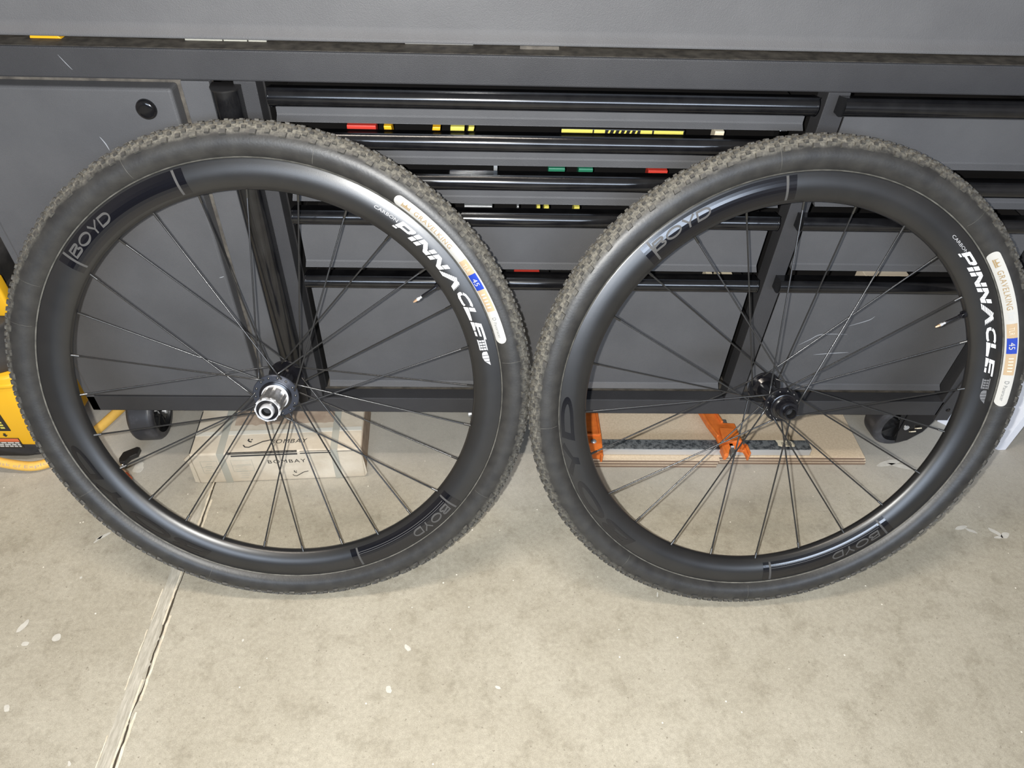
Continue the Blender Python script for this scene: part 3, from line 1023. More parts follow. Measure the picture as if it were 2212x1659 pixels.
def make_wheel(kind, label, c, u, v, nrm, spec):
    root = bpy.data.objects.new('bicycle_wheel', None)
    root.empty_display_size = 0.05
    C.objects.link(root)
    tag(root, label, 'wheel')
    m4 = Matrix((u, v, nrm)).transposed().to_4x4()
    m4.translation = c - v * RT
    root.matrix_world = m4
    off = (0, RT, 0)

    # tyre: casing, tread, label
    prof = TYS + [(r, -a) for r, a in TYS[-2::-1]]
    ty = part('tyre', MB().lathe(prof, 180), M['tyre'], root, smooth=True, angle=60, loc=off)
    kn = MB()
    N = 62

    def knob(phi, lat, w, l, h, tilt=0.0):
        # a tread block: lat = lateral angle from the crown, w across, l along, h tall
        Rm, rm = 0.3368, 0.0225
        vs = []
        for hh, sc in ((-0.0012, 1.12), (h, 0.90)):
            for sa, sb in ((-1, -1), (1, -1), (1, 1), (-1, 1)):
                la = lat + sa * w / 2 * sc / (rm + hh)
                r = Rm + (rm + hh) * math.cos(la)
                a = (rm + hh) * 1.0 * math.sin(la)
                p = phi + (sb * l / 2 * sc + sa * tilt) / r
                vs.append((r * math.cos(p), r * math.sin(p), a))
        kn.add(vs, [(0, 1, 2, 3), (4, 7, 6, 5), (0, 4, 5, 1), (1, 5, 6, 2), (2, 6, 7, 3), (3, 7, 4, 0)])
    for k in range(N):
        p = 2 * PI * k / N
        hp_ = PI / N
        j = lambda: random.uniform(-.0004, .0004)
        for s in (1, -1):
            q = p + (hp_ * 0.5 if s < 0 else 0)
            knob(q, s * 1.08, .0060, .0082, .0027, s * .0005)
            knob(q + hp_ * .62, s * .80, .0040, .0056, .0023)
            knob(q + hp_ * 1.05, s * .98, .0046, .0062, .0024, s * .0004)
            knob(q + hp_ * 1.62, s * .74, .0038, .0054, .0022)
            knob(q + hp_ * .22, s * .55, .0038, .0052, .0021)
            knob(q + hp_ * .84, s * .45, .0037, .0050, .0020)
            knob(q + hp_ * 1.34, s * .50, .0038, .0052, .0021)
            knob(q + hp_ * .46, s * .24, .0036, .0048, .0018)
            knob(q + hp_ * 1.55, s * .22, .0036, .0048, .0018)
        knob(p + hp_ * .95, 0, .0036, .0048, .0017)
        knob(p + hp_ * 1.95, 0, .0036, .0048, .0017)
    tag(part('tread_knobs', kn, M['knob'], ty), kind='stuff')
    sm = MB()
    for ph in spec['seams']:
        patch(sm, on_tyre, ph + .035, ph - .035, .3215, .3520, .00025, nr=14)
    part('mould_seam', sm, M['seam'], ty)
    bd = MB()
    bd.lathe([(0.3171, .0119), (0.3181, .0135), (0.3190, .0144), (0.3186, .0150), (0.3174, .0138)], 180)
    part('bead_dust_line', bd, M['seam'], ty, smooth=True)
    # printed label
    A = spec['label']                    # start and end angle
    lab = part('tyre_label', patch(MB(), on_tyre, A[0], A[1], .3196, .3335, .0003, True), M['label_white'], ty, 'white printed strip on the sidewall')
    t = MB()
    L = A[0] - A[1]

    def at(f):
        return A[0] - L * f

    def lt(mb, body, f0, f1, r0, h, sp=1.0, off=.0008):
        vs, fs, w = text2d(body, sp)
        mb.add(place([(x / w, y) for x, y in vs], on_tyre, at(f0), L * (f1 - f0), r0, h, off), fs)
    cw = polys2d([[(0, 0), (1, 0), (1, .18), (0, .18)], [(.02, .25), (.15, .25), (.08, 1)], [(.2, .25), (.8, .25), (.9, .45), (.1, .45)], [(.4, .45), (.6, .45), (.5, 1)], [(.85, .25), (.98, .25), (.92, 1)]])
    t.add(place(cw[0], on_tyre, at(.045), L * .055, .3230, .0065, .0008), cw[1])
    lt(t, 'GRAVELKING', .125, .385, .3229, .0062, 1.15)
    part('label_letters', t, M['label_tan_text'], ty)
    part('label_rule', patch(MB(), on_tyre, at(.405), at(.409), .3225, .3300, .0008), M['label_faint'], ty)
    t = MB()
    lt(t, 'X1', .418, .450, .3232, .0055)
    part('faint_letters', t, M['label_faint'], ty)
    tb = MB()
    patch(tb, on_tyre, at(.475), at(.565), .3212, .3318, .0006)
    patch(tb, on_tyre, at(.665), at(.800), .3212, .3318, .0006)
    part('tan_panel', tb, M['label_tan'], ty)
    t = MB()
    lt(t, 'TLR', .497, .545, .3233, .0055, 1.1, .0011)
    for k in range(5):
        patch(t, on_tyre, at(.690 + k * .020), at(.698 + k * .020), .3240, .3290, .0011)
    part('pale_letters', t, M['label_pale'], ty)
    part('blue_panel', patch(MB(), on_tyre, at(.565), at(.664), .3213, .3317, .0009, nr=6), M['label_blue'], ty)
    t = MB()
    lt(t, '45', .592, .636, .3233, .0062, 1.0, .0014)
    part('size_numerals', t, M['label_white'], ty)
    t = MB()
    lt(t, 'Panaracer', .868, .965, .3240, .0040, 1.0)
    q = polys2d(ribbon([(0, .1), (0, .9), (.55, .9), (.9, .5), (.55, .1)], .2, True))
    t.add(place(q[0], on_tyre, at(.840), L * .018, .3240, .0050, .0008), q[1])
    part('maker_letters', t, M['label_grey'], ty)

    # rim
    rp = RIMS + [(r, -a) for r, a in RIMS[-2::-1]]
    rim = part('rim', MB().lathe(rp, 180, closed=True), M['rim'], root, smooth=True, angle=50, loc=off)
    for b0, b1, t0, t1, pin in spec['bands']:
        d = MB()
        patch(d, on_rim, b0, b0 - 1.9, .2840, .3146, .0003)
        patch(d, on_rim, b0 - 2.5, b1 + 2.5, .2840, .3146, .0003)
        patch(d, on_rim, b1 + 1.9, b1, .2840, .3146, .0003)
        part('decal_band', d, M['decal_black'], rim)
        g = MB()
        patch(g, on_rim, b0 - 1.9, b0 - 2.5, .2840, .3146, .0003)
        patch(g, on_rim, b1 + 2.5, b1 + 1.9, .2840, .3146, .0003)
        if pin:
            patch(g, on_rim, b0 - 3, b1 + 2.5, .2905, .2914, .0006, nr=2)
            patch(g, on_rim, b0 - 3, b1 + 2.5, .2935, .2944, .0006, nr=2)
        part('decal_pinstripe', g, M['decal_grey'], rim)
        part('band_lettering', MB().add(place(BOYD_S[0], on_rim, t0, t0 - t1, .2965, .0135, .0006), BOYD_S[1]), M['decal_grey'], rim)
    b0, b1 = spec['big']
    part('large_lettering', MB().add(place(BOYD_L[0], on_rim, b0, b0 - b1, .2975, .0178, .0003), BOYD_L[1]), M['decal_black'], rim, 'gloss black letters on satin rim')
    p0, p1 = spec['pin']
    part('white_lettering', MB().add(place(PIN[0], on_rim, p0, p0 - p1, .2940, .0128, .0004), PIN[1]), M['decal_white'], rim, 'white slanted letters')
    s0 = spec['carbon']
    vs, fs, w = text2d('CARBON', 1.0)
    part('small_lettering', MB().add(place([(x / w, y) for x, y in vs], on_rim, s0[0], s0[0] - s0[1], .3010, .0042, .0004), fs), M['decal_silver'], rim)
    e = MB()
    q0, q1 = spec['square']
    L2 = q0 - q1
    rows = [[(0, .0), (.93, .0), (1, .14), (.05, .14)], [(.05, .86), (1.0, .86), (1.1, 1), (.1, 1)]]
    for k in range(4):
        x = .10 + k * .235
        rows.append([(x, .18), (x + .16, .18), (x + .20, .48), (x + .04, .48)])
        rows.append([(x + .03, .53), (x + .19, .53), (x + .23, .82), (x + .07, .82)])
    q = polys2d(rows)
    e.add(place(q[0], on_rim, q0, L2, .2940, .0110, .0004), q[1])
    sh = [[(0, .30), (.1, .12), (.3, .04), (.3, .9), (.02, .8)], [(.34, .03), (.55, .08), (.55, .95), (.34, .92)], [(.59, .12), (.8, .30), (.8, .93), (.59, .95)], [(.84, .36), (1.15, 1.0), (.84, .94)]]
    q = polys2d(sh)
    e.add(place(q[0], on_rim, q1 - .45, 3.5, .2950, .0100, .0004), q[1])
    part('rim_emblem', e, M['decal_silver'] if spec['bright'] else M['decal_dim'], rim, 'small hatched square and shield marks')

    # hub
    hub = part('hub_shell', MB().lathe(spec['shell'], 48), M['hub_black'], root, smooth=True, angle=35, loc=off)
    for zf, rf, mm in spec['flange']:
        fl_ = MB().lathe([(rf * .45, zf - .0020), (rf - .0012, zf - .0020), (rf, zf - .001), (rf, zf + .001), (rf - .0012, zf + .0020), (rf * .45, zf + .0020)], 64)
        part('hub_flange', fl_, mm, hub, smooth=True, angle=35)
        hd = MB()
        nh = spec['n'] // 2
        for k in range(nh):
            a = R_(spec['ph'] + 360 / nh * k + 360 / nh / 2)
            rr = rf - .0042
            side = 1 if zf > 0 else -1
            zz = zf + .0020 * side
            hm = MB().lathe([(0, .0012), (.0010, .0010), (.0017, .0003), (.0018, 0)], 10)
            hd.add([(x + rr * math.cos(a), y + rr * math.sin(a), zz + z * side) for x, y, z in hm.v], hm.f)
        part('spoke_heads', hd, M['nipple'], hub, smooth=True)
    for nm, prof_, mm, seg in spec['ends']:
        part(nm, MB().lathe(prof_, seg), mm, hub, smooth=True, angle=35)
    if kind == 'rear':
        # splined freehub body with its raised driver splines
        fb = MB()
        fb.lathe([(.0150, .0190), (.0150, .0600)], 54)
        part('freehub_body', fb, M['alloy'], hub, smooth=True)
        for k in range(9):
            a0 = R_(40 * k + 6)
            a1 = R_(40 * k + (33 if k else 26))
            s_ = MB()
            st = 6
            vs_, fs_ = [], []
            for i in range(st + 1):
                a = a0 + (a1 - a0) * i / st
                for r_, z_ in ((.0146, .0215), (.0170, .0215), (.0168, .0580), (.0146, .0580)):
                    vs_.append((r_ * math.cos(a), r_ * math.sin(a), z_))
            for i in range(st):
                for k2 in range(4):
                    fs_.append((4 * i + k2, 4 * i + (k2 + 1) % 4, 4 * i + 4 + (k2 + 1) % 4, 4 * i + 4 + k2))
            fs_ += [(3, 2, 1, 0), tuple(4 * st + i for i in range(4))]
            s_.add(vs_, fs_)
            part('freehub_spline', s_, M['alloy'], hub, smooth=True, angle=40)
            t_ = MB()
            am = (a0 + a1) / 2
            t_.prism([(-.0026, .0150), (.0026, .0150), (.0022, .0174), (-.0022, .0174)], lambda x, y, z: (y * math.cos(am) - x * math.sin(am), y * math.sin(am) + x * math.cos(am), z), .0590, .0625)
            part('lockring_lug', t_, M['alloy_bright'], hub)
    # spokes with nipples
    rh_near, rh_far = spec['flange'][0][1] - .0042, spec['flange'][1][1] - .0042
    zn, zf = spec['flange'][0][0], spec['flange'][1][0]
    offa = spec['cross']
    proto = {}
    for key, sg, rh, zz in (('n-', -1, rh_near, zn + .003), ('n+', 1, rh_near, zn - .003), ('f-', -1, rh_far, zf - .003), ('f+', 1, rh_far, zf + .003)):
        a = R_(sg * offa)
        p0_ = Vector((rh * math.cos(a), rh * math.sin(a), zz))
        zr = .0022 if key[0] == 'n' else -.0022
        p1_ = Vector((.2790, 0, zr))
        d_ = (p1_ - p0_)
        L_ = d_.length
        d_.normalize()
        s_ = MB()
        s_.tube([Vector((p0_.x, p0_.y, (zn if key[0] == 'n' else zf))), p0_ + d_ * .0015, p0_ + d_ * .02, p0_ + d_ * .028, p1_ - d_ * .035, p1_ - d_ * .027, p1_ - d_ * .004], [.0011, .00125, .00125, .00112, .00112, .00125, .00125], 8)
        sme = s_.mesh('spoke', M['spoke'], True, angle=60)
        n_ = MB()
        n_.tube([p1_ + d_ * .004, p1_ - d_ * .0005, p1_ - d_ * .001, p1_ - d_ * .0105, p1_ - d_ * .0112], [.0021, .0021, .0017, .0017, .0012], 8)
        nme = n_.mesh('nipple', M['nipple'], True, angle=40)
        proto[key] = (sme, nme)
    nsp = spec['n']
    for k in range(nsp):
        key = ('n-', 'f-', 'n+', 'f+')[k % 4]
        sme, nme = proto[key]
        so = link('spoke', sme, root, off)
        so.rotation_euler = (0, 0, R_(spec['ph'] + 360.0 / nsp * k))
        link('nipple', nme, so)
    # valve
    va = R_(spec['valve'])
    vt = MB().tube([(.2790, 0, 0), (.2700, 0, 0), (.2698, 0, 0), (.2520, 0, 0), (.2500, 0, 0)], [.0030, .0030, .0022, .0022, .0018], 12)
    vo = part('valve', vt, M['hub_black'], root, smooth=True, angle=40, loc=off)
    vo.rotation_euler = (0, 0, va)
    part('valve_nut', MB().tube([(.2785, 0, 0), (.2745, 0, 0)], [.0055, .0055], 8), M['hub_black'], vo)
    part('valve_core', MB().tube([(.2500, 0, 0), (.2462, 0, 0), (.2460, 0, 0), (.2425, 0, 0)], [.0017, .0017, .0024, .0024], 10), M['alloy_bright'], vo, smooth=True, angle=40)
    part('valve_tip', MB().tube([(.2425, 0, 0), (.2395, 0, 0), (.2360, 0, 0)], [.0019, .0018, .0009], 10), M['brass'], vo, smooth=True, angle=40)
    return root


V = Vector
rear = dict(n=28, ph=116.6, cross=51.4, valve=33.5,
            label=(56.3, 13.7), pin=(53.3, 15.4), carbon=(59.3, 52.9), square=(16.0, 12.7), bright=True,
            bands=((142.3, 104.0, 139.3, 124.6, False), (324.6, 286.3, 321.6, 306.9, True)), big=(243.5, 194.0),
            seams=(150.5, 161.0, 207.5, 245.5, 114.5, 8.5, 330.0, 75.0),
            shell=[(.0080, -.0660), (.0095, -.0655), (.0095, -.0560), (.0165, -.0550), (.0170, -.0500), (.0130, -.0440), (.0125, -.0100), (.0150, .0050), (.0220, .0130), (.0225, .0180), (.0180, .0192), (.0180, .0205)],
            flange=((.0155, .0318, M['hub_flange']), (-.0500, .0265, M['hub_black'])),
            ends=(('seal_ring', [(.0178, .0185), (.0215, .0185), (.0215, .0205), (.0178, .0215)], M['hub_black'], 48),
                  ('freehub_base_ring', [(.0150, .0200), (.0186, .0200), (.0190, .0206), (.0186, .0217), (.0150, .0217)], M['alloy_bright'], 48),
                  ('lockring_seat', [(.0148, .0580), (.0160, .0582), (.0163, .0625), (.0160, .0640), (.0150, .0640), (.0146, .0630)], M['alloy_bright'], 48),
                  ('freehub_face', [(.0150, .0632), (.0135, .0626), (.0095, .0624)], M['hub_black'], 48),
                  ('end_cap', [(.0098, .0620), (.0098, .0660), (.0095, .0695), (.0090, .0705), (.0070, .0705), (.0066, .0698), (.0064, .0680)], M['alloy_bright'], 40),
                  ('axle_bore', [(.0066, .0685), (.0062, .0600), (0, .0590)], M['hole'], 32)))
front = dict(n=24, ph=122.3, cross=60.0, valve=26.5,
             label=(41.0, 358.2 - 360), pin=(45.9, 6.4), carbon=(51.2, 44.6), square=(6.2, 3.0), bright=False,
             bands=((135.0, 95.8, 132.7, 116.5, False), (314.8, 274.3, 311.2, 295.5, True)), big=(230.2, 176.2),
             seams=(100.0, 50.5, 232.0, 184.5, 270.0, 358.0),
             shell=[(.0080, -.0490), (.0100, -.0480), (.0110, -.0470), (.0180, -.0460), (.0185, -.0420), (.0135, -.0360), (.0120, -.0120), (.0140, .0080), (.0185, .0160), (.0190, .0200), (.0186, .0218)],
             flange=((.0186, .0258, M['hub_black']), (-.0430, .0245, M['hub_black'])),
             ends=(('centre_ring', [(.0186, .0195), (.0192, .0235), (.0190, .0262), (.0165, .0270), (.0150, .0268)], M['hub_black'], 56),
                   ('thread_ring', [(.0160, .0262), (.0172, .0280), (.0160, .0292), (.0168, .0305), (.0152, .0318)], M['hub_black'], 56),
                   ('cap_barrel', [(.0152, .0290), (.0152, .0340), (.0140, .0400), (.0125, .0425), (.0085, .0430)], M['hub_black'], 48),
                   ('end_cap', [(.0090, .0420), (.0090, .0490), (.0085, .0500), (.0068, .0500), (.0064, .0490)], M['hub_black'], 40),
                   ('axle_bore', [(.0064, .0490), (.0058, .0400), (0, .0390)], M['hole'], 32)))
make_wheel('rear', 'bicycle wheel with silver splined freehub at its centre, leaning on the workbench', V((-0.32259, -0.16203, 0.34365)),
           V((0.999699, 0.0245316, 0)), V((-0.0079339, 0.32332, 0.946256)), V((0.0232132, -0.945972, 0.323417)), rear)
make_wheel('front', 'bicycle wheel with all black hub and orange clamp seen behind its spokes', V((0.39243, -0.17023, 0.34183)),
           V((0.999035, 0.0439135, 0)), V((-0.0148781, 0.338479, 0.940856)), V((0.0413163, -0.939949, 0.338805)), front)

# ------------------------------------------------------------------ cardboard carton
bxo = thing('cardboard_carton', 'worn pale cardboard carton with BOMBAY print and grey straps on the floor', 'carton', (-0.4060, -0.0435, 0), R_(3.4))
CW, CD, CH = 0.1530, 0.170, 0.0800
part('carton_body', bx(-CW, CW, 0, CD, 0, CH), M['card'], bxo, bevel=0.0035, bseg=3)
top = MB()
vs = []
nx = 24
for i in range(nx + 1):
    x = -0.085 + 0.19 * i / nx
    yf = 0.070 + 0.004 * noise.noise(Vector((i * .7, 1, 2)))
    vs += [(x, yf, CH + .0004), (x, 0.160, CH + .0004)]
top.add(vs, [(2 * i, 2 * i + 1, 2 * i + 3, 2 * i + 2) for i in range(nx)])
part('torn_patch', top, M['card_dark'], bxo, 'brown torn patch on the lid')
for x in (-0.098, 0.104):
    s = MB()
    s.box(x - .0065, x + .0065, -.0007, CD + .0007, CH, CH + .0008)
    s.box(x - .0065, x + .0065, -.0008, 0, 0.001, CH + .0008)
    part('strap', s, M['strap'], bxo, bevel=.0003)
part('tape_strip', bx(-CW + .002, CW - .002, .046, .056, CH - .0002, CH + .0006), M['tape'], bxo)


def card_text(body, x, y, h, face, sp=1.1, shear=0.0, name='printed_word', wid=None):
    vs, fs, w = text2d(body, sp, shear)
    k = (wid / w) if wid else h
    if face == 'top':
        pts = [(x + a * k, y + b * h, CH + .0009) for a, b in vs]
    else:
        pts = [(x + a * k, -.0009, y + b * h) for a, b in vs]
    part(name, MB().add(pts, fs), M['ink'], bxo)


card_text('BOMBAY', -0.012, 0.020, 0.0105, 'top', 1.15, 0.12, wid=.066)
card_text('BOMBAY', -0.018, 0.050, 0.0095, 'front', 1.2, 0.0, wid=.068)
lg = MB()
qs = ribbon([(-.060, .019), (-.056, .014), (-.049, .013), (-.038, .019), (-.026, .026), (-.010, .030)], .0022) + ribbon([(-.052, .034), (-.053, .030), (-.050, .027), (-.046, .026)], .0028) + ribbon([(-.048, .031), (-.045, .0325)], .002)
q = polys2d(qs, .05)
lg.add([(a, b, CH + .0009) for a, b in q[0]], q[1])
part('swoosh_mark', lg, M['ink'], bxo)
lg = MB()
q2 = polys2d([[(.020 + (a + .06) * .6, .012 + (b - .013) * .75) for a, b in p] for p in qs], .05)
lg.add([(a, -.0009, b) for a, b in q2[0]], q2[1])
part('swoosh_mark', lg, M['ink'], bxo)
ln = MB()
for za, zb_, xa, xb in ((CH - .0022, CH - .0004, -.086, .038), (CH - .0082, CH - .0052, -.080, .038), (CH - .0010, CH - .0005, .043, .098), (CH - .0070, CH - .0052, .043, .098), (CH - .0045, CH - .0040, .108, .142)):
    ln.box(xa, xb, -.0009, -.0001, za, zb_)
ln.box(-.086, .038, .0002, .0022, CH, CH + .0006)
ln.box(-CW + .0005, -CW + .0022, .004, CD - .06, CH - .001, CH + .0003)
tag(part('printed_line', ln, M['ink'], bxo), kind='stuff')
fn = MB()
for (xa, xb, z0, z1) in ((-.138, -.108, .030, .062), (-.084, -.046, .032, .062)):
    for (a, b, c_, d_) in ((xa, xb, z0, z0 + .0004), (xa, xb, z1 - .0004, z1), (xa, xa + .0004, z0, z1), (xb - .0004, xb, z0, z1), (xa, xb, (z0 + z1) / 2, (z0 + z1) / 2 + .0004)):
        fn.box(a, b, -.0006, -.0001, c_, d_)
for k in range(7):
    xa = -.080 + random.uniform(0, .012)
    fn.box(xa, xa + random.uniform(.012, .028), -.0006, -.0001, .012 + k * .0062, .0126 + k * .0062)
for k in range(4):
    xa = -.135 + random.uniform(0, .008)
    fn.box(xa, xa + random.uniform(.008, .016), -.0006, -.0001, .036 + k * .006, .0366 + k * .006)
part('fine_print', fn, M['strap'], bxo)
sd = MB()
q = polys2d(ribbon(arcp(.055, .040, .022, .020, 0, 345, 23), .004, True), .05)
sd.add([(CW + .0004, a, b) for a, b in q[0]], q[1])
part('side_ring_mark', sd, M['ink'], bxo)
fl_ = MB()
fl_.prism([(-CW, .001), (-CW - .008, .004), (-CW - .006, .055), (-CW - .012, .066), (-CW, .078)], lambda a, b, t: (a, t, b), .0015, .0045)
fl_.prism([(CW, .002), (CW + .004, .012), (CW + .002, .040), (CW, .060)], lambda a, b, t: (a, t, b), .001, .0035)
part('crushed_flap', fl_, M['card'], bxo)
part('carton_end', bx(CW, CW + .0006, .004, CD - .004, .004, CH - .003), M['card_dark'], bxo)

# ------------------------------------------------------------------ fibreboards and the bar clamp
T = 0.0064
for col, (x0, x1, y0, nm) in enumerate(((0.155, 0.4255, -0.0075, 'nearer the carton'), (0.4275, 0.7235, 0.0015, 'nearer the black caster'))):
    for k in range(3):
        o = thing('fibreboard_strip', 'thin %s fibreboard strip of the stack %s' % (('bottom', 'middle', 'top')[k], nm), 'board', (0, 0, 0), 0, 'thin fibreboard strips under the clamp')
        dx = (0.0, -.002, -.006)[k] if col else (0, .001, .003)[k]
        dy = (0, .0006, .0014)[k]
        z0 = k * (T + .0002)
        part('board_face', bx(x0, x1 + dx, y0 + dy, y0 + .165, z0 + .0002, z0 + T), M['mdf'], o, bevel=.0006)
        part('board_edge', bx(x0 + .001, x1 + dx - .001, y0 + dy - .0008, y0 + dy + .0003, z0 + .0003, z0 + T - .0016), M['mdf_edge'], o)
BZ = 3 * (T + .0002)
cl_ = thing('bar_clamp', 'orange bar clamp with galvanised bar lying on fibreboard behind the right wheel', 'clamp', (0.2, 0.02, BZ))
# bar: shallow channel, bright front edge
part('clamp_bar', bx(-0.008, 0.408, -.0125, .0130, .0010, .0165), M['galv'], cl_, bevel=.0012)
part('bar_front_edge', bx(-0.006, 0.407, -.0140, -.0120, .0015, .0160), M['galv_edge'], cl_, bevel=.0006)
jw = MB()
jw.prism([(-.0335, .130), (-.0005, .128), (.0015, .090), (.0010, .020), (-.0005, -.012), (-.0015, -.033), (-.0055, -.0345), (-.0065, -.027), (-.0120, -.0255), (-.0285, -.0235), (-.0300, .010)], lambda a, b, t: (a, b, t), .0005, .0200)
fj = part('fixed_jaw', jw, M['orange'], cl_, bevel=.002)
rc = MB()
for a, b, c_, d_ in ((-.0330, -.0295, .020, .128), (-.0045, -.0005, .020, .128), (-.0305, -.003, .018, .023)):
    rc.box(a, b, c_, d_, .0195, .0235)
part('jaw_rib', rc, M['orange'], fj, bevel=.001)
part('jaw_bolt', MB().lathe([(0, .003), (.003, .0028), (.0052, .0015), (.0058, 0), (.0058, -.001)], 20), M['bolt'], fj, smooth=True, loc=(-.0165, .0035, .0202))
vs, fs, w = text2d('PONY', 1.1)
part('cast_letters', MB().add([(-.0165 + (y - .5) * .0070, .105 - x / w * .045, .0204) for x, y in vs], fs), M['orange'], fj)
sj = MB()
sj.prism([(.1885, .160), (.2200, .160), (.2460, .052), (.2700, .050), (.2735, -.010), (.2780, -.013), (.2795, -.034), (.2735, -.040), (.2690, -.022), (.2440, -.017), (.2370, -.035), (.2290, -.035), (.2280, -.016), (.2240, .015), (.2140, .045)], lambda a, b, t: (a, b, t), .0170, .0250)
sl = part('sliding_jaw', sj, M['orange'], cl_, bevel=.0015)
hb = MB()
hb.prism([(.2330, .032), (.2660, .030), (.2705, -.006), (.2320, -.006)], lambda a, b, t: (a, b, t), .0250, .0330)
part('slide_block', hb, M['orange'], sl, bevel=.0025)
rb = MB()
rb.prism([(.1885, .160), (.1930, .160), (.2190, .045), (.2290, .012), (.2250, .012), (.2140, .045)], lambda a, b, t: (a, b, t), .0245, .0300)
rb.prism([(.2150, .160), (.2200, .160), (.2465, .050), (.2420, .050)], lambda a, b, t: (a, b, t), .0245, .0300)
rb.prism([(.2735, -.008), (.2785, -.012), (.2795, -.034), (.2750, -.036)], lambda a, b, t: (a, b, t), .0100, .0300)
rb.prism([(.2275, -.010), (.2320, -.010), (.2360, -.034), (.2300, -.034)], lambda a, b, t: (a, b, t), .0100, .0280)
part('jaw_rib', rb, M['orange'], sl, bevel=.001)
part('clutch_plate', MB().box(.2440, .2530, -.030, -.004, .0120, .0250), M['iron'], cl_, bevel=.0012)
part('clutch_plate', MB().box(.2460, .2555, .050, .062, .0080, .0240), M['iron'], cl_, bevel=.0012)
part('clutch_spring', MB().tube([(.2460, -.014, .026), (.2520, -.014, .026)], .0022, 10), M['galv_edge'], cl_)
st = MB().prism([(.3430, .0125), (.3455, .0045), (.3445, -.0020), (.3500, -.0045), (.3760, -.0050), (.3790, .0010), (.3760, .0080), (.3700, .0120)], lambda a, b, t: (a, b, t), .0164, .0168)
part('barcode_sticker', st, M['cream'], cl_)
bc = MB()
for k in range(9):
    bc.box(.3530 + k * .0022, .3538 + k * .0022 + (k % 3) * .0003, -.0020, .0070, .0166, .01695)
part('barcode_lines', bc, M['ink'], cl_)

# ------------------------------------------------------------------ yellow compressor, hose and coupling at the left
cp = thing('air_compressor', 'yellow and black air compressor standing left of the workbench', 'compressor', (-1.0, 0.16, 0))


def rrect(x0, x1, y0, y1, r, nn=5):
    out = []
    for cx_, cy_, a0 in ((x1 - r, y1 - r, 0), (x0 + r, y1 - r, 90), (x0 + r, y0 + r, 180), (x1 - r, y0 + r, 270)):
        out += arcp(cx_, cy_, r, r, a0, a0 + 90, nn)
    return out


zz = lambda a, b, t: (a, b, t)
part('lower_shell', MB().prism(rrect(-.20, .184, -.160, .10, .045), zz, .045, .215), M['yellow'], cp, smooth=True, bevel=.006, angle=50)
part('shell_ridge', MB().prism(rrect(-.202, .186, -.162, .102, .046), zz, .190, .200), M['yellow'], cp, smooth=True, bevel=.003, angle=50)
part('middle_band', MB().prism(rrect(-.185, .174, -.150, .09, .045), zz, .214, .300), M['rubber'], cp, smooth=True, bevel=.004, angle=50)
part('upper_shroud', MB().prism(rrect(-.17, .183, -.100, -.077, .005), zz, .300, .372), M['yellow'], cp, smooth=True, bevel=.004, angle=50)
part('motor_housing', MB().prism(rrect(-.15, .120, -.080, .12, .04), zz, .290, .350), M['rubber'], cp, smooth=True, bevel=.008, angle=50)
part('base_skid', MB().prism(rrect(-.17, .135, -.150, .13, .04), zz, .003, .045), M['rubber'], cp, smooth=True, bevel=.004, angle=50)
for sx_ in (-1, 1):
    part('rubber_foot', MB().lathe([(0, 0), (.022, 0), (.026, .004), (.026, .012), (0, .012)], 20), M['rubber'], cp, smooth=True, angle=40, loc=(.11 * sx_, -.12, 0))
YF = -.1605
lb = part('instruction_label', bx(-.09, .1075, YF - .0008, YF + .0005, .086, .184), M['label_black'], cp, 'black label with yellow small print')
tx = MB()
for k in range(13):
    z_ = .178 - k * .0068
    a = -.085
    while a < .098:
        l = random.uniform(.006, .020)
        if k not in (4, 9):
            tx.box(a, min(a + l, .101), YF - .0013, YF - .0007, z_ - .0036, z_)
        a += l + .0025
part('label_print', tx, M['label_yellow'], cp)
ar = MB()
ar.prism([(.090, .079), (.094, .079), (.094, .0745), (.0965, .0745), (.092, .070), (.0875, .0745), (.090, .0745)], lambda a, b, t: (a, t, b), YF - .0008, YF - .0002)
ar.prism([(.070, .079), (.074, .079), (.074, .0745), (.0765, .0745), (.072, .070), (.0675, .0745), (.070, .0745)], lambda a, b, t: (a, t, b), YF - .0008, YF - .0002)
part('arrow_mark', ar, M['label_black'], cp)
part('warning_sticker', bx(.050, .112, YF - .0008, YF + .0005, .040, .066), M['label_black'], cp, 'black sticker with red header')
part('warning_header', bx(.051, .111, YF - .0012, YF - .0007, .0575, .0655), M['redorange'], cp)
ws = MB()
for k in range(3):
    a = .056
    while a < .105:
        l = random.uniform(.005, .012)
        ws.box(a, min(a + l, .109), YF - .0012, YF - .0007, .0435 + k * .0048, .0465 + k * .0048)
        a += l + .002
part('warning_print', ws, M['label_white'], cp)


def smooth_path(pts, nn=10):
    P = [pts[0]] + pts + [pts[-1]]
    out = []
    for i in range(1, len(P) - 2):
        for k in range(nn):
            t = k / nn
            out.append(tuple(0.5 * (2 * P[i][d] + (P[i + 1][d] - P[i - 1][d]) * t + (2 * P[i - 1][d] - 5 * P[i][d] + 4 * P[i + 1][d] - P[i + 2][d]) * t * t + (3 * P[i][d] - P[i - 1][d] - 3 * P[i + 1][d] + P[i + 2][d]) * t ** 3) for d in range(3)))
    out.append(pts[-1])
    return out


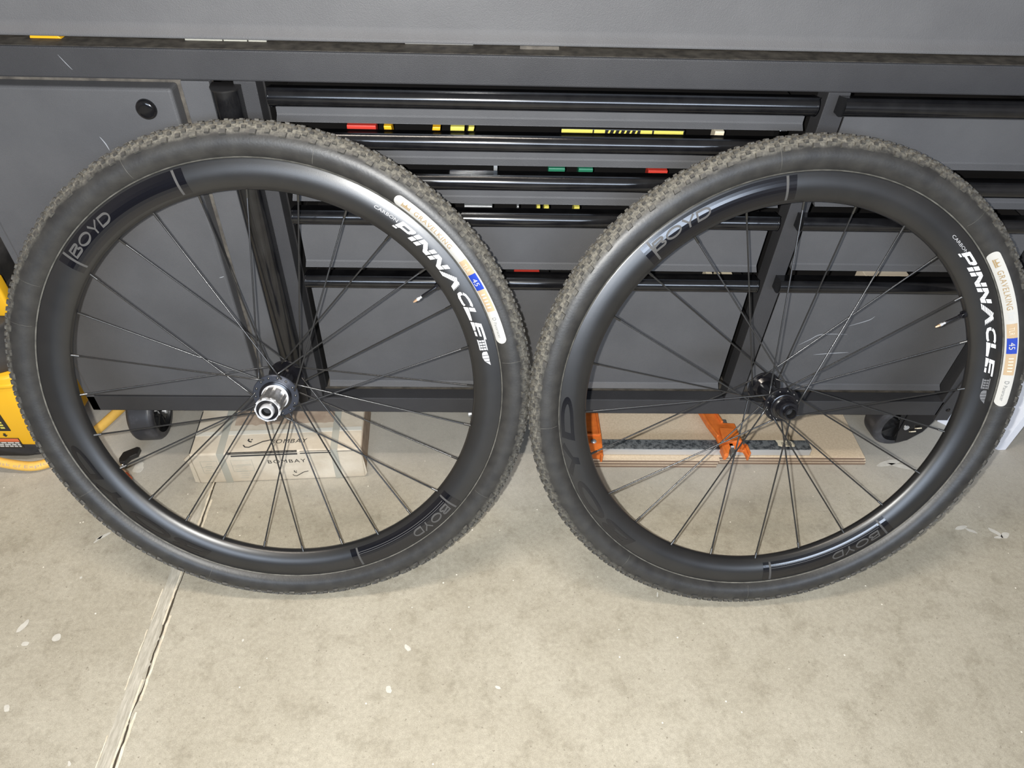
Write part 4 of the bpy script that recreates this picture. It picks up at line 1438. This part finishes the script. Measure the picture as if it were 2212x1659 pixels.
hs = smooth_path([(-1.12, -0.02, .10), (-1.03, -0.018, .065), (-0.965, -0.018, .034), (-0.915, -0.022, .018), (-0.865, -0.018, .0105), (-0.822, 0.020, .0095), (-0.792, 0.085, .0095), (-0.762, 0.165, .0095), (-0.725, 0.270, .0095), (-0.70, 0.40, .0095)])
hose = tag(MB().tube(hs, .0092, 14).build('air_hose', M['hose'], None, smooth=True), 'tan yellow air hose looping from the compressor across the floor', 'hose')
vs, fs, w = text2d('Caution - Risk of Explosion', 1.05)
hx = []
for x, y in vs:
    f = 12 + x / w * 36
    i = int(f)
    a, b = V(hs[i]), V(hs[i + 1])
    p = a.lerp(b, f - i)
    d = (b - a).normalized()
    side = V((0, -0.72, 0.69))
    side = (side - d * side.dot(d)).normalized()
    perp = d.cross(side)
    if perp.z < 0:
        perp = -perp
    hx.append(p + side * .0094 + perp * (y - .45) * .0058)
part('hose_print', MB().add(hx, fs), M['card_dark'], hose)

kc = thing('drain_valve', 'small valve with black lever and orange red cap on the floor inside the left rim', 'valve', (-0.7010, -0.0250, 0))
part('valve_body', MB().tube([(-.030, -.012, .010), (-.010, -.004, .012), (.004, -.012, .012), (.010, -.020, .011)], [.0040, .0050, .0050, .0045], 12), M['brass'], kc, smooth=True, angle=50)
part('valve_lever', MB().prism([(-.011, .008), (-.009, .024), (.012, .038), (.018, .036), (.0185, .020), (.008, .012), (.002, .000), (-.008, .000)], lambda a, b, t: (a, b, t), .0200, .0300), M['black_plastic'], kc, bevel=.001)
part('valve_stem', MB().tube([(-.006, .006, .008), (-.005, .006, .0200)], .004, 10), M['black_plastic'], kc)
part('chrome_ball', MB().lathe([(.0, -.005), (.003, -.004), (.0047, -.0015), (.0050, 0), (.0047, .0015), (.003, .004), (0, .005)], 20), M['chrome'], kc, smooth=True, angle=180, loc=(-.002, -.003, .0215))
part('valve_cap', MB().tube([(.004, -.017, .011), (.013, -.027, .011)], [.0070, .0070], 16), M['redorange'], kc, smooth=True, angle=50)
part('cap_face', MB().tube([(.0128, -.0268, .011), (.0140, -.0282, .011)], [.0042, .0042], 14), M['alloy_bright'], kc, smooth=True, angle=50)
part('steel_nipple', MB().tube([(-.012, -.020, .008), (-.002, -.012, .0095)], [.0030, .0030], 10), M['bolt'], kc, smooth=True)

# ------------------------------------------------------------------ white board at the right edge
wbd = tag(MB().prism([(1.0130, 0.0410), (1.0300, 0.0424), (0.9430, 0.1240), (0.9250, 0.1225)], zz, 0, 0.62).build('white_board', M['white_paint'], None, bevel=.0012), 'white melamine board standing on the floor behind the right wheel tyre', 'board')
